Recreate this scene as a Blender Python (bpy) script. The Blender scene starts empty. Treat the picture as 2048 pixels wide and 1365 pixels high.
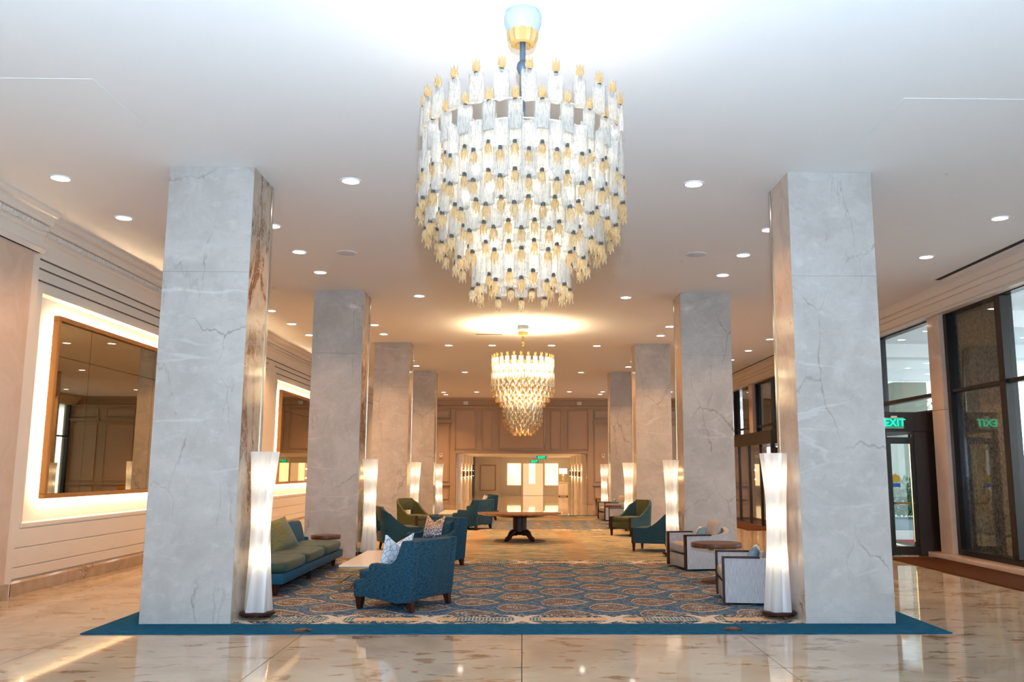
import bpy, bmesh, math, random
from mathutils import Vector, Matrix, Euler
R = math.radians
random.seed(11)
SC = bpy.context.scene
COL = SC.collection

# ------------------------------------------------------------------ camera
CAM_H, F_PX, CX, CY = 1.7906, 1732.988, 1079.916, 678.889
YAW, PITCH, ROLL = 0.0191, 0.1494, 0.0026
cam_d = bpy.data.cameras.new('camera'); cam = bpy.data.objects.new('camera', cam_d); COL.objects.link(cam)
fw = Vector((math.sin(YAW) * math.cos(PITCH), math.cos(YAW) * math.cos(PITCH), math.sin(PITCH)))
rt = Vector((math.cos(YAW), -math.sin(YAW), 0)); up = rt.cross(fw)
r2 = rt * math.cos(ROLL) + up * math.sin(ROLL); u2 = -rt * math.sin(ROLL) + up * math.cos(ROLL)
m = Matrix((r2, u2, -fw)).transposed().to_4x4(); m.translation = (0, 0, CAM_H); cam.matrix_world = m
cam_d.sensor_width = 36; cam_d.sensor_fit = 'HORIZONTAL'; cam_d.lens = F_PX / 2048 * 36
cam_d.shift_x = (1024 - CX) / 2048; cam_d.shift_y = (CY - 682.5) / 2048
cam_d.clip_end = 400
SC.camera = cam

# ------------------------------------------------------------------ world, lights, exposure
SC.view_settings.view_transform = 'Standard'; SC.view_settings.look = 'None'
SC.view_settings.gamma = 1; SC.view_settings.exposure = -0.13; SC.view_settings.use_curve_mapping = False
W = bpy.data.worlds.new('overcast_sky'); SC.world = W; W.use_nodes = True
wb = W.node_tree.nodes['Background']; wb.inputs[0].default_value = (.84, .93, 1, 1); wb.inputs[1].default_value = 5.5

def lamp(kind, name, loc, power, color, parent=None, rot=None, **kw):
    d = bpy.data.lights.new(name, kind); d.energy = power; d.color = color
    for k, v in kw.items(): setattr(d, k, v)
    o = bpy.data.objects.new(name, d); COL.objects.link(o); o.location = loc
    if rot: o.rotation_euler = rot
    if parent: o.parent = parent
    return o
# the photographer's flash, held just above the camera
lamp('POINT', 'camera_flash', (0.05, -0.15, 2.25), 2750, (.52, .73, 1.0), shadow_soft_size=.09)
lamp('SPOT', 'bounce_flash', (0.05, -0.3, 2.3), 3200, (.46, .70, 1.0), rot=(R(142), 0, 0), spot_size=R(130), spot_blend=1, shadow_soft_size=.09)
WARM = (1.0, .58, .27)
P_DOWN, P_CH1, P_CH2, P_LAMP, LED = 215, 66, 2300, 1.3, 150

cy = SC.cycles
cy.use_adaptive_sampling = True; cy.adaptive_threshold = .1; cy.adaptive_min_samples = 12
cy.max_bounces = 6; cy.diffuse_bounces = 3; cy.glossy_bounces = 4; cy.transmission_bounces = 4; cy.transparent_max_bounces = 10
cy.caustics_reflective = False; cy.caustics_refractive = False; cy.sample_clamp_indirect = 4; cy.sample_clamp_direct = 0

# ------------------------------------------------------------------ mesh helpers
class MB:
    def __init__(s): s.v = []; s.f = []
    def add(s, vs, fs, mat=None):
        o = len(s.v)
        s.v += [tuple(mat @ Vector(p)) if mat else tuple(p) for p in vs]
        s.f += [tuple(i + o for i in f) for f in fs]; return s
    def box(s, x0, x1, y0, y1, z0, z1, mat=None):
        return s.add([(x0,y0,z0),(x1,y0,z0),(x1,y1,z0),(x0,y1,z0),(x0,y0,z1),(x1,y0,z1),(x1,y1,z1),(x0,y1,z1)],
                     [(0,3,2,1),(4,5,6,7),(0,1,5,4),(1,2,6,5),(2,3,7,6),(3,0,4,7)], mat)
    def taper(s, cx, cy_, z0, z1, a0, b0, a1, b1, dx=0, dy=0):
        v = [(cx-a0,cy_-b0,z0),(cx+a0,cy_-b0,z0),(cx+a0,cy_+b0,z0),(cx-a0,cy_+b0,z0)]
        cx += dx; cy_ += dy
        v += [(cx-a1,cy_-b1,z1),(cx+a1,cy_-b1,z1),(cx+a1,cy_+b1,z1),(cx-a1,cy_+b1,z1)]
        return s.add(v, [(0,3,2,1),(4,5,6,7),(0,1,5,4),(1,2,6,5),(2,3,7,6),(3,0,4,7)])
    def prism(s, pts, a0, a1, axis='x'):
        n = len(pts)
        P = {'x': lambda p, a: (a, p[0], p[1]), 'y': lambda p, a: (p[0], a, p[1]), 'z': lambda p, a: (p[0], p[1], a)}[axis]
        v = [P(p, a0) for p in pts] + [P(p, a1) for p in pts]
        f = [tuple(range(n))[::-1], tuple(range(n, 2*n))] + [(i, (i+1) % n, (i+1) % n + n, i + n) for i in range(n)]
        return s.add(v, f)
    def lathe(s, prof, n=24, cx=0, cy_=0, rfun=None, cap=True):
        o = len(s.v); k = len(prof)
        for r, z in prof:
            for i in range(n):
                a = 2*math.pi*i/n; rr = r * (rfun(a, z) if rfun else 1)
                s.v.append((cx + rr*math.cos(a), cy_ + rr*math.sin(a), z))
        for j in range(k-1):
            for i in range(n):
                i2 = (i+1) % n
                s.f.append((o+j*n+i, o+j*n+i2, o+(j+1)*n+i2, o+(j+1)*n+i))
        if cap:
            s.f.append(tuple(o+i for i in range(n))[::-1]); s.f.append(tuple(o+(k-1)*n+i for i in range(n)))
        return s
    def tube(s, pts, rad, n=8):
        pts = [Vector(p) for p in pts]; o = len(s.v)
        for i, p in enumerate(pts):
            t = (pts[min(i+1, len(pts)-1)] - pts[max(i-1, 0)]).normalized()
            a = t.cross(Vector((0,0,1)))
            if a.length < 1e-3: a = t.cross(Vector((0,1,0)))
            a.normalize(); b = t.cross(a); r = rad[i] if isinstance(rad, (list, tuple)) else rad
            for j in range(n):
                q = p + a*r*math.cos(2*math.pi*j/n) + b*r*math.sin(2*math.pi*j/n); s.v.append(tuple(q))
        for i in range(len(pts)-1):
            for j in range(n):
                j2 = (j+1) % n; s.f.append((o+i*n+j, o+i*n+j2, o+(i+1)*n+j2, o+(i+1)*n+j))
        s.f.append(tuple(o+j for j in range(n))[::-1]); s.f.append(tuple(o+(len(pts)-1)*n+j for j in range(n)))
        return s
    def mesh(s, name, mt, bevel=0, seg=2, smooth=False, ang=35, sub=0):
        me = bpy.data.meshes.new(name); me.from_pydata(s.v, [], s.f)
        bm = bmesh.new(); bm.from_mesh(me); bmesh.ops.recalc_face_normals(bm, faces=bm.faces)
        if bevel:
            es = [e for e in bm.edges if len(e.link_faces) == 2 and e.calc_face_angle(0) > R(30)]
            bmesh.ops.bevel(bm, geom=es, offset=bevel, segments=seg, profile=.5, affect='EDGES', clamp_overlap=True)
        bm.to_mesh(me); bm.free()
        if smooth or bevel:
            for p in me.polygons: p.use_smooth = True
            me.set_sharp_from_angle(angle=R(ang))
        me.materials.append(mt)
        return me
    def build(s, name, mt, parent=None, **kw):
        return put(name, s.mesh(name, mt, **kw), parent)
def put(name, me, parent=None, loc=None, rot=None):
    o = bpy.data.objects.new(name, me); COL.objects.link(o)
    if parent: o.parent = parent
    if loc is not None: o.location = loc
    if rot is not None: o.rotation_euler = rot
    return o
def tag(o, label, cat, group=None):
    o['label'] = label; o['category'] = cat
    if group: o['group'] = group
    return o
def thing(name, label, cat, loc=(0,0,0), rz=0, group=None):
    o = bpy.data.objects.new(name, None); COL.objects.link(o); o.location = loc; o.rotation_euler = (0,0,rz)
    o.empty_display_size = .1
    return tag(o, label, cat, group)
def struct(o): o['kind'] = 'structure'; return o
def senv(name):
    o = bpy.data.objects.new(name, None); COL.objects.link(o); return struct(o)
def dup(o, label=None, loc=None, rz=None, parent=None):
    c = o.copy(); COL.objects.link(c); c.parent = parent
    if label: c['label'] = label
    if loc is not None: c.location = loc
    if rz is not None: c.rotation_euler = (0,0,rz)
    for ch in list(o.children): dup(ch, parent=c)
    return c

# ------------------------------------------------------------------ material helpers
class V:
    nt = None
    def __init__(s, sock): s.s = sock
    @staticmethod
    def w(x): return x.s if isinstance(x, V) else x
    def m(s, op, *a):
        n = V.nt.nodes.new('ShaderNodeMath'); n.operation = op
        for i, x in enumerate((s,) + a):
            x = V.w(x)
            if isinstance(x, (int, float)): n.inputs[i].default_value = x
            else: V.nt.links.new(x, n.inputs[i])
        return V(n.outputs[0])
    def __add__(s, o): return s.m('ADD', o)
    def __radd__(s, o): return s.m('ADD', o)
    def __sub__(s, o): return s.m('SUBTRACT', o)
    def __rsub__(s, o): return (s * -1) + o
    def __mul__(s, o): return s.m('MULTIPLY', o)
    def __rmul__(s, o): return s.m('MULTIPLY', o)
    def __truediv__(s, o): return s.m('DIVIDE', o)
    def lt(s, o): return s.m('LESS_THAN', o)
    def gt(s, o): return s.m('GREATER_THAN', o)
    def abs(s): return s.m('ABSOLUTE')
    def fr(s): return s.m('FRACT')
    def ss(s, a, b):
        n = V.nt.nodes.new('ShaderNodeMapRange'); n.interpolation_type = 'SMOOTHSTEP'
        V.nt.links.new(s.s, n.inputs[0]); n.inputs[1].default_value = a; n.inputs[2].default_value = b
        return V(n.outputs[0])
def new_mat(name, base=(.8,.8,.8), rough=.5, metal=0, spec=.5, coat=0, emit=None, estr=0, sheen=0):
    mt = bpy.data.materials.new(name); mt.use_nodes = True; nt = mt.node_tree; b = nt.nodes['Principled BSDF']
    b.inputs['Base Color'].default_value = (*base, 1); b.inputs['Roughness'].default_value = rough
    b.inputs['Metallic'].default_value = metal; b.inputs['Specular IOR Level'].default_value = spec
    b.inputs['Coat Weight'].default_value = coat; b.inputs['Coat Roughness'].default_value = .04
    b.inputs['Sheen Weight'].default_value = sheen
    if emit: b.inputs['Emission Color'].default_value = (*emit, 1); b.inputs['Emission Strength'].default_value = estr
    V.nt = nt
    return mt, nt, b
def N(t, **kw):
    n = V.nt.nodes.new(t)
    for k, v in kw.items(): setattr(n, k, v)
    return n
def L(a, b): V.nt.links.new(V.w(a), b)
def pos(scale=(1,1,1), kind='world', rot=(0,0,0)):
    if kind == 'world': s = N('ShaderNodeNewGeometry').outputs['Position']
    else: s = N('ShaderNodeTexCoord').outputs['Object']
    mp = N('ShaderNodeMapping'); mp.inputs['Scale'].default_value = scale; mp.inputs['Rotation'].default_value = rot
    L(s, mp.inputs[0]); return mp.outputs[0]
def noise(vec, scale, detail=4, rough=.5, dist=0):
    n = N('ShaderNodeTexNoise'); n.inputs['Scale'].default_value = scale; n.inputs['Detail'].default_value = detail
    n.inputs['Roughness'].default_value = rough; n.inputs['Distortion'].default_value = dist
    if vec is not None: L(vec, n.inputs['Vector'])
    return n
def mix(fac, a, b):
    n = N('ShaderNodeMix', data_type='RGBA')
    for sock, x in ((n.inputs['Factor'], fac), (n.inputs['A'], a), (n.inputs['B'], b)):
        x = V.w(x)
        if isinstance(x, (int, float)): sock.default_value = x
        elif isinstance(x, tuple): sock.default_value = (*x, 1)
        else: V.nt.links.new(x, sock)
    return V(n.outputs['Result'])
def bump(b, h, strength=.2, dist=.01):
    n = N('ShaderNodeBump'); n.inputs['Strength'].default_value = strength; n.inputs['Distance'].default_value = dist
    L(h, n.inputs['Height']); V.nt.links.new(n.outputs[0], b.inputs['Normal'])
def plain(*a, **k): return new_mat(*a, **k)[0]

def veins(vec, scale, width, warp, wscale=1.5):
    nz = noise(vec, wscale, 5, .6)
    ad = N('ShaderNodeVectorMath', operation='MULTIPLY_ADD'); L(nz.outputs['Color'], ad.inputs[0]); ad.inputs[1].default_value = (warp,)*3; L(vec, ad.inputs[2])
    vo = N('ShaderNodeTexVoronoi', feature='DISTANCE_TO_EDGE'); vo.inputs['Scale'].default_value = scale; L(ad.outputs[0], vo.inputs['Vector'])
    return 1 - V(vo.outputs['Distance']).ss(0, width)

# marble cladding of the column fronts
M_FRONT, nt, b = new_mat('beige_grey_marble', rough=.12, spec=.45)
p = pos(); p2 = pos((1,1,.55))
base = mix(V(noise(p, 1.6, 8, .65, .6).outputs[0]).ss(.3,.72), (.53,.485,.44), (.42,.38,.34))
base = mix(V(noise(p, 14, 6, .7).outputs[0]).ss(.45,.75) * .35, base, (.40,.36,.33))
v1 = veins(p2, .9, .012, .5) * V(noise(p, 1.1, 3).outputs[0]).ss(.42,.62)
base = mix(v1 * .7, base, (.25,.21,.18))
v3 = veins(pos((1,1,.22)), 1.5, .012, .5, 2.2) * V(noise(pos((1,1,.6)), 1.7, 3).outputs[0]).ss(.48,.66)
base = mix(v3 * .55, base, (.29,.25,.22))
base = mix(V(noise(pos((1,1,1.6)), 4.5, 5, .65).outputs[0]).ss(.5,.75) * .35, base, (.66,.63,.60))
v2 = veins(pos((.55,.55,2.2), rot=(.2,.12,0)), .75, .03, .8, .9) * V(noise(p, .8, 3, .5).outputs[0]).ss(.5,.64)
base = mix(v2 * .25, base, (.80,.78,.76)); L(base, b.inputs['Base Color'])
# darker slabs on the inner column faces
def inner(name, c1, c2, c3, th):
    mt, nt, b = new_mat(name, rough=.1, spec=.6)
    p = pos(); base = mix(V(noise(p, 2.2, 7, .65, .8).outputs[0]).ss(.35,.65), c1, c2)
    n2 = V(noise(pos((1,1,.45)), 1.5, 6, .7, 1.2).outputs[0]).ss(th, th+.08)
    base = mix(n2 * V(noise(p, 9, 5, .7).outputs[0]).ss(.32,.5), base, c3)
    base = mix(veins(p, 3.2, .03, .7, 3) * n2 * .7, base, (.75,.66,.55)); L(base, b.inputs['Base Color']); return mt
M_INL = inner('brown_veined_marble', (.42,.33,.24), (.56,.46,.36), (.20,.09,.045), .50)
M_INR = inner('rose_beige_marble', (.58,.44,.34), (.66,.54,.44), (.32,.17,.08), .60)
M_ROSE = inner('rose_wall_marble', (.60,.44,.33), (.66,.50,.39), (.48,.31,.21), .66)

# polished floor marble
M_FLOOR, nt, b = new_mat('polished_breccia_marble', rough=.045, spec=.55)
p = pos(); pw = pos((.75,1.5,1), rot=(0,0,.25))
base = mix(V(noise(p, .9, 7, .6, .5).outputs[0]).ss(.35,.7), (.56,.45,.325), (.42,.315,.215))
base = mix(V(noise(pos((1,2.2,1)), 6, 8, .7).outputs[0]).ss(.5,.72) * .5, base, (.50,.37,.26))
bl = V(noise(pw, 2.1, 5, .55, .5).outputs[0]).ss(.575,.66)
base = mix(bl * V(noise(p, 7, 6, .7).outputs[0]).ss(.28,.6) * .95, base, (.25,.135,.06))
b2 = V(noise(pos((.8,1.4,1), rot=(0,0,-.4)), 3.1, 4, .5, .4).outputs[0]).ss(.61,.65)
base = mix(b2 * .8, base, (.34,.19,.09))
base = mix(veins(pw, 2.2, .012, .6) * .35, base, (.42,.32,.24)); L(base, b.inputs['Base Color'])

M_CEIL = plain('white_ceiling_paint', (.84,.83,.815), .75, spec=.2)
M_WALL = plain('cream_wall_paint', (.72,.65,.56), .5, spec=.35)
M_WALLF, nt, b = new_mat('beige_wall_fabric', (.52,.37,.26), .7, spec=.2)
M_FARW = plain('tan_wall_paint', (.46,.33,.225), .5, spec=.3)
M_CREAM = plain('cream_trim_paint', (.74,.67,.58), .4)
M_RECESS = plain('white_niche_paint', (.85,.80,.70), .6, spec=.2)
M_GROOVE = plain('dark_shadow_gap', (.12,.09,.07), .7)
M_BLACK = plain('black_slot', (.012,.012,.012), .6)
M_BASE = inner('brown_skirting_marble', (.36,.25,.16), (.44,.32,.22), (.27,.16,.09), .58)
M_CHROME = plain('brushed_steel', (.70,.72,.76), .16, 1)
M_BRASS = plain('satin_brass', (.72,.48,.20), .22, 1)
M_GOLDW = plain('gold_bronze_frame', (.46,.22,.07), .32, .45)
M_BRONZE = plain('dark_bronze', (.014,.010,.008), .3, .35)
M_BRONZEB = plain('dark_brown_metal_panel', (.020,.010,.006), .35, .2)
M_WOOD, nt, b = new_mat('dark_mahogany', (.08,.02,.012), .35, spec=.25)
base = mix(V(noise(pos((1,1,.15), 'obj'), 14, 4).outputs[0]).ss(.35,.7), (.040,.010,.006), (.018,.005,.003)); L(base, b.inputs['Base Color'])
M_WALNUT, nt, b = new_mat('walnut_veneer', (.2,.09,.045), .38, spec=.3)
base = mix(V(noise(pos((1,9,1), 'obj'), 3, 5).outputs[0]).ss(.35,.65), (.15,.062,.030), (.08,.032,.016)); L(base, b.inputs['Base Color'])
M_TTOP, nt, b = new_mat('polished_cherry_table_top', (.4,.15,.05), .07, coat=.8)
base = mix(V(noise(pos((8,1,1), 'obj'), 2.5, 5).outputs[0]).ss(.35,.65), (.34,.12,.032), (.22,.07,.018)); L(base, b.inputs['Base Color'])
M_CTOP = plain('cream_stone_table_top', (.76,.69,.62), .25)
M_MIRROR = plain('bronze_tinted_mirror', (.50,.44,.31), .012, 1)
M_PLASTIC = plain('white_plastic', (.8,.78,.74), .4)
M_DARKPL = plain('dark_plastic', (.03,.03,.03), .35)
M_MAT, nt, b = new_mat('brown_entrance_mat', (.17,.062,.022), .9, spec=.1)
L(mix(V(noise(pos(), 60, 3).outputs[0]).ss(.3,.7), (.095,.032,.010), (.06,.020,.006)), b.inputs['Base Color'])

def fabric(name, c1, c2, sc=(60,60,260), rough=.75, sheen=.3, kind='obj', bstr=.35, c3=None):
    mt, nt, b = new_mat(name, c1, rough, spec=.2, sheen=sheen)
    n1 = noise(pos(sc, kind), 1, 3, .6)
    base = mix(V(n1.outputs[0]).ss(.35,.65), c1, c2)
    if c3: base = mix(V(noise(pos((1,1,1), kind), 3.0, 3).outputs[0]).ss(.4,.65), base, c3)
    L(base, b.inputs['Base Color']); bump(b, n1.outputs[0], bstr, .004); return mt
M_BLUE = fabric('teal_blue_woven_fabric', (.0025,.022,.045), (.022,.088,.135), (22,22,150), sheen=.04, bstr=.6)
M_SOFA = fabric('peacock_velvet', (.002,.060,.115), (.004,.078,.14), (40,40,40), .6, .03, c3=(.003,.068,.12))
M_SOFAC = fabric('green_teal_velvet_cushion', (.022,.060,.052), (.030,.072,.060), (40,40,40), .5, .08, c3=(.055,.066,.030))
M_GREEN = fabric('olive_green_upholstery', (.048,.054,.020), (.065,.070,.028), (90,90,90), .7, .06)
M_TEAL = fabric('dusty_teal_upholstery', (.014,.052,.068), (.022,.066,.080), (90,90,90), .7, .06)
M_GREY = fabric('pale_grey_striped_linen', (.34,.34,.35), (.50,.50,.52), (190,190,8), .8, .05)
M_SEAT = fabric('oatmeal_seat_fabric', (.44,.37,.31), (.50,.43,.37), (140,140,140), .85, .05)
M_OLIVEP = fabric('olive_satin_cushion', (.13,.12,.035), (.17,.16,.06), (8,8,30), .4, .08, c3=(.11,.15,.16))
M_DENIM = fabric('grey_blue_satin_cushion', (.05,.11,.15), (.08,.15,.18), (10,10,20), .45, .08)
M_YELLOW = fabric('mustard_upholstery', (.55,.27,.05), (.6,.32,.07), (90,90,90), .6, .2)

M_TRI, nt, b = new_mat('white_cushion_blue_triangles', rough=.8, spec=.2)
ps = pos((1,1,1), 'obj')
vo = N('ShaderNodeTexVoronoi', feature='DISTANCE_TO_EDGE'); vo.inputs['Scale'].default_value = 15; L(ps, vo.inputs['Vector'])
L(mix(V(vo.outputs[0]).ss(.02,.045), (.06,.13,.24), (.72,.75,.78)), b.inputs['Base Color'])
M_LEAFP, nt, b = new_mat('white_cushion_brown_scales', rough=.8, spec=.2)
ps = pos((1,1,1), 'obj')
vo = N('ShaderNodeTexVoronoi', feature='DISTANCE_TO_EDGE'); vo.inputs['Scale'].default_value = 26; L(ps, vo.inputs['Vector'])
sx = N('ShaderNodeSeparateXYZ'); L(ps, sx.inputs[0])
edge = mix(V(sx.outputs[2]).ss(.1,.26), (.05,.15,.34), (.38,.17,.05))
L(mix(V(vo.outputs[0]).ss(.09,.16), edge, (.72,.66,.6)), b.inputs['Base Color'])
M_STRP, nt, b = new_mat('white_cushion_green_blue_stripes', rough=.6, spec=.3)
ps = pos((1,1,1), 'obj'); sx = N('ShaderNodeSeparateXYZ'); L(ps, sx.inputs[0])
xx = V(sx.outputs[0]) + V(noise(ps, 5, 2).outputs[0]) * .03
base = mix(xx.gt(.045), (.72,.74,.70), (.20,.33,.42)); base = mix((xx - .035).abs().lt(.022), base, (.02,.10,.12)); base = mix((xx + .19).abs().lt(.03), base, (.07,.20,.08))
base = mix((xx+.11).abs().lt(.018), base, (.66,.62,.44)); L(base, b.inputs['Base Color'])

# patterned carpet
M_RUG, nt, b = new_mat('patterned_blue_carpet', rough=.95, spec=.1)
sx = N('ShaderNodeSeparateXYZ'); L(pos(), sx.inputs[0])
nlo = noise(pos(), 1.3, 2); X = V(sx.outputs[0]); Y = V(sx.outputs[1])
wob = (V(nlo.outputs[0]) - .5)
nf = V(noise(pos((1,1.6,1)), 9, 4, .7).outputs[0]); nh = V(noise(pos((1,1.5,1)), 26, 3, .7).outputs[0])
CREAM, ORNG = (.60,.49,.35), (.36,.17,.075)
ng = V(noise(pos((1,1.2,1)), 5, 3, .6).outputs[0])
field = mix(nf.ss(.38,.62), (.008,.075,.18), (.060,.145,.22)); field = mix(nh.ss(.48,.66) * .8, field, (.38,.33,.26))
field = mix(ng.ss(.56,.66) * .5, field, (.006,.045,.10))
def leaf(ox, oy):
    dx = ((X + ox) / 1.2).fr() * 1.2 - .6 + wob * .12 + (nf - .5) * .05; dy = ((Y + oy) / 1.0).fr() - .5 + wob * .18 + (nf - .5) * .05
    t = ((dx + .33) / .66).m('MAXIMUM', 0).m('MINIMUM', 1)
    half = (t.m('POWER', .66) * math.pi).m('SINE') * .37
    return half - dy.abs(), dx, dy
for o in ((0, .35), (.6, .85)):
    d, dx, dy = leaf(*o)
    field = mix(d.ss(-.005,.02), field, mix(nf.ss(.3,.6), CREAM, (.42,.27,.15))); field = mix(d.ss(.058,.085), field, (.035,.085,.14))
    chev = ((dx * 1.6 + dy.abs()) * 15 + (nf - .5) * 2).fr()
    inner_ = mix(chev.ss(.35,.6), (.03,.07,.12), mix(ng.ss(.45,.6), (.34,.18,.085), CREAM))
    inner_ = mix(nh.ss(.54,.64), inner_, (.05,.10,.15))
    field = mix(d.ss(.105,.13), field, inner_)
tan = mix(V(noise(pos((.5,1.7,1)), 3.2, 6, .7).outputs[0]).ss(.42,.60), (.42,.31,.18), (.11,.16,.16))
tan = mix(V(noise(pos((1,6,1)), 5, 4, .7).outputs[0]).ss(.5,.66), tan, (.48,.38,.23)); tan = mix((((X / 2.4).fr() - .5).abs() + (nf - .5) * .1).lt(.10) * .4, tan, (.40,.21,.09))
tan = mix(nh.ss(.55,.7) * .6, tan, (.10,.17,.20))
def yband(y0, y1): return Y.gt(y0) * Y.lt(y1)
field = mix(yband(17.3, 26.2).m('MAXIMUM', yband(31.2, 33.4)), field, tan)
def border(yc):
    global field
    dy = Y - yc; a = dy.abs(); dx = ((X / 1.115 + .5).fr() - .5) * 1.115
    band = a.lt(.30); swirl = mix(V(noise(pos((1,1.4,1)), 11, 2, .5, 2.2).outputs[0]).ss(.53,.56), (.010,.055,.11), CREAM)
    field = mix(band, field, swirl)
    seg = ((X / 1.115 + .5) * .5 + .1).fr()
    stripe = mix(seg.lt(.45) * ((X * 24).fr()).lt(.65), mix(nh.ss(.4,.6), (.60,.36,.17), (.66,.44,.24)), (.05,.20,.26))
    field = mix(a.lt(.115), field, CREAM); field = mix(a.lt(.095), field, stripe)
    kn = (a / .30).m('POWER', 1.6) * .19
    knot = (dx.abs() - kn).abs().lt(.055) * band
    field = mix(knot.m('MAXIMUM', dx.abs().lt(.09) * a.lt(.12)), field, (.62,.52,.40))
border(10.78); border(17.25); border(26.3); border(33.85)
edge = (X.abs().gt(4.12)).m('MAXIMUM', Y.lt(10.46)).m('MAXIMUM', Y.gt(34.2))
field = mix(edge, field, mix(nf.ss(.3,.7), (.003,.065,.13), (.008,.10,.18)))
L(field, b.inputs['Base Color']); bump(b, noise(pos(), 160, 2).outputs[0], .4, .006)

def glassy(name, tr, tl, gl, col=(1,1,1), trc=(1,1,1), rough=.12, bmp=None, edge=None, dif=.22):
    mt = bpy.data.materials.new(name); mt.use_nodes = True; nt = mt.node_tree; V.nt = nt
    for n in list(nt.nodes): nt.nodes.remove(n)
    out = N('ShaderNodeOutputMaterial')
    t = N('ShaderNodeBsdfTransparent'); t.inputs[0].default_value = (*trc, 1)
    s = N('ShaderNodeBsdfTranslucent'); s.inputs[0].default_value = (*col, 1)
    d = N('ShaderNodeBsdfDiffuse'); d.inputs[0].default_value = (*col, 1)
    g = N('ShaderNodeBsdfGlossy'); g.inputs['Roughness'].default_value = rough; g.inputs[0].default_value = (1,1,1,1)
    m0 = N('ShaderNodeMixShader'); m0.inputs[0].default_value = dif; L(s.outputs[0], m0.inputs[1]); L(d.outputs[0], m0.inputs[2])
    m1 = N('ShaderNodeMixShader'); m1.inputs[0].default_value = tl / max(1e-6, tr + tl); L(t.outputs[0], m1.inputs[1]); L(m0.outputs[0], m1.inputs[2])
    m2 = N('ShaderNodeMixShader'); L(m1.outputs[0], m2.inputs[1]); L(g.outputs[0], m2.inputs[2])
    if gl == 'fresnel':
        lw = N('ShaderNodeLayerWeight'); lw.inputs[0].default_value = .5
        L(V(lw.outputs['Facing']).m('POWER', 4.5) * .85 + .045, m2.inputs[0])
    else: m2.inputs[0].default_value = gl
    if edge:  # darker edges and refraction streaks painted into the glass colour
        lw = N('ShaderNodeLayerWeight'); lw.inputs[0].default_value = .5
        ec = mix(V(lw.outputs['Facing']).ss(.35,.95), col, tuple(c*edge for c in col))
        rp = V(noise(pos((120,120,16)), 1, 3, .7).outputs[0]).ss(.5,.62)
        ec = mix(rp * .55, ec, tuple(c*.42 for c in col))
        L(ec, s.inputs[0]); L(ec, d.inputs[0]); L(mix(V(lw.outputs['Facing']).ss(.35,.95), trc, tuple(c*edge for c in trc)), t.inputs[0])
    if bmp:
        bn = N('ShaderNodeBump'); bn.inputs['Strength'].default_value = 1; bn.inputs['Distance'].default_value = .05
        L(noise(pos(bmp), 1, 3, .6).outputs[0], bn.inputs['Height'])
        for x in (s, d, g): L(bn.outputs[0], x.inputs['Normal'])
    L(m2.outputs[0], out.inputs[0]); return mt
M_TUBE = glassy('rippled_clear_glass', .40, .44, .20, (.97,.95,.90), (.97,.96,.94), .10, (70,70,22), .72)
M_TULIP = glassy('amber_glass', .18, .68, .14, (.92,.66,.30), (1,.8,.5), .18, (60,60,10))
M_SHADE = glassy('pleated_white_shade', .0, 1.0, .05, (.93,.93,.92), (1,1,1), .35, dif=.4)
M_GLASS = glassy('window_glass', 1.0, 0, 'fresnel', trc=(.93,.96,.95), rough=.01)
M_BULB = plain('lit_bulb', (1,1,1), emit=(1,.80,.55), estr=30)
M_DIFF = plain('lit_downlight', (1,1,1), emit=(1,.93,.82), estr=14)
for q_ in (M_BULB, M_DIFF): q_.cycles.emission_sampling = 'NONE'
M_LED = plain('warm_led_strip', (1,1,1), emit=(1,.74,.42), estr=LED)
M_EMITPANEL, nt, b = new_mat('emissive_yellow_panel', (.8,.7,.5), .3)
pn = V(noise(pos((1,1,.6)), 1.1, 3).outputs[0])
L(mix(pn.ss(.3,.7), (1,.72,.32), (1,.86,.50)), b.inputs['Emission Color']); b.inputs['Emission Strength'].default_value = 2.2  # panels are lit by downlights; their brightness is added as emission
M_DOORGL = plain('emissive_pale_door', (.8,.62,.42), .3, emit=(1,.64,.34), estr=.75)  # door is no lamp; emission stands in for light falling on it
M_EXIT = plain('lit_green_letters', (.0,.8,.4), emit=(.0,1,.42), estr=2.2)
M_EXITP = plain('green_sign_panel', (.0,.20,.12), .3, emit=(0,.6,.35), estr=.25)
M_STONE, nt, b = new_mat('speckled_exposed_aggregate', rough=.8, spec=.2)
base = mix(V(noise(pos(), 17, 5, .85).outputs[0]).ss(.38,.64), (.055,.042,.028), (.26,.20,.13)); base = mix(V(noise(pos(), 60, 2).outputs[0]).ss(.66,.72), base, (.5,.44,.36))
L(base, b.inputs['Base Color'])

# ------------------------------------------------------------------ room shell
H = 5.52
XL, XW = -7.3, 9.0          # left wall face, window plane
YB, YF = -6.0, 45.8         # back wall, far wall
fl = senv('floor')
MB().box(-11, 9.3, YB, 62, -.2, -.03).build('slab', M_GROOVE, fl)
ti = {}
ys = [-6, -2.3, 1.4, 5.1, 9.89, 13.6, 17.3, 21, 24.7, 28.4, 32.1, 34.62, 38.3, 42, 45.8, 49.6, 53.4, 57.2, 61.4]
xs = [-11, -7.2, -4.805, -2.4, 0, 2.4, 4.77, 7.0, 9.3]
for i in range(len(xs)-1):
    for j in range(len(ys)-1):
        inside = -4.81 < xs[i] and xs[i+1] < 4.78 and ys[j] >= 9.8 and ys[j+1] <= 34.7
        if inside: continue
        w, d = round(xs[i+1]-xs[i], 3), round(ys[j+1]-ys[j], 3)
        if (w, d) not in ti: ti[w, d] = MB().box(.004, w-.004, .004, d-.004, -.04, 0).mesh('tile', M_FLOOR)
        put('tile', ti[w, d], fl, (xs[i], ys[j], 0))
ce = struct(MB().box(-11, 9.3, YB, YF+.3, H, H+.2).build('ceiling', M_CEIL))
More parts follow.
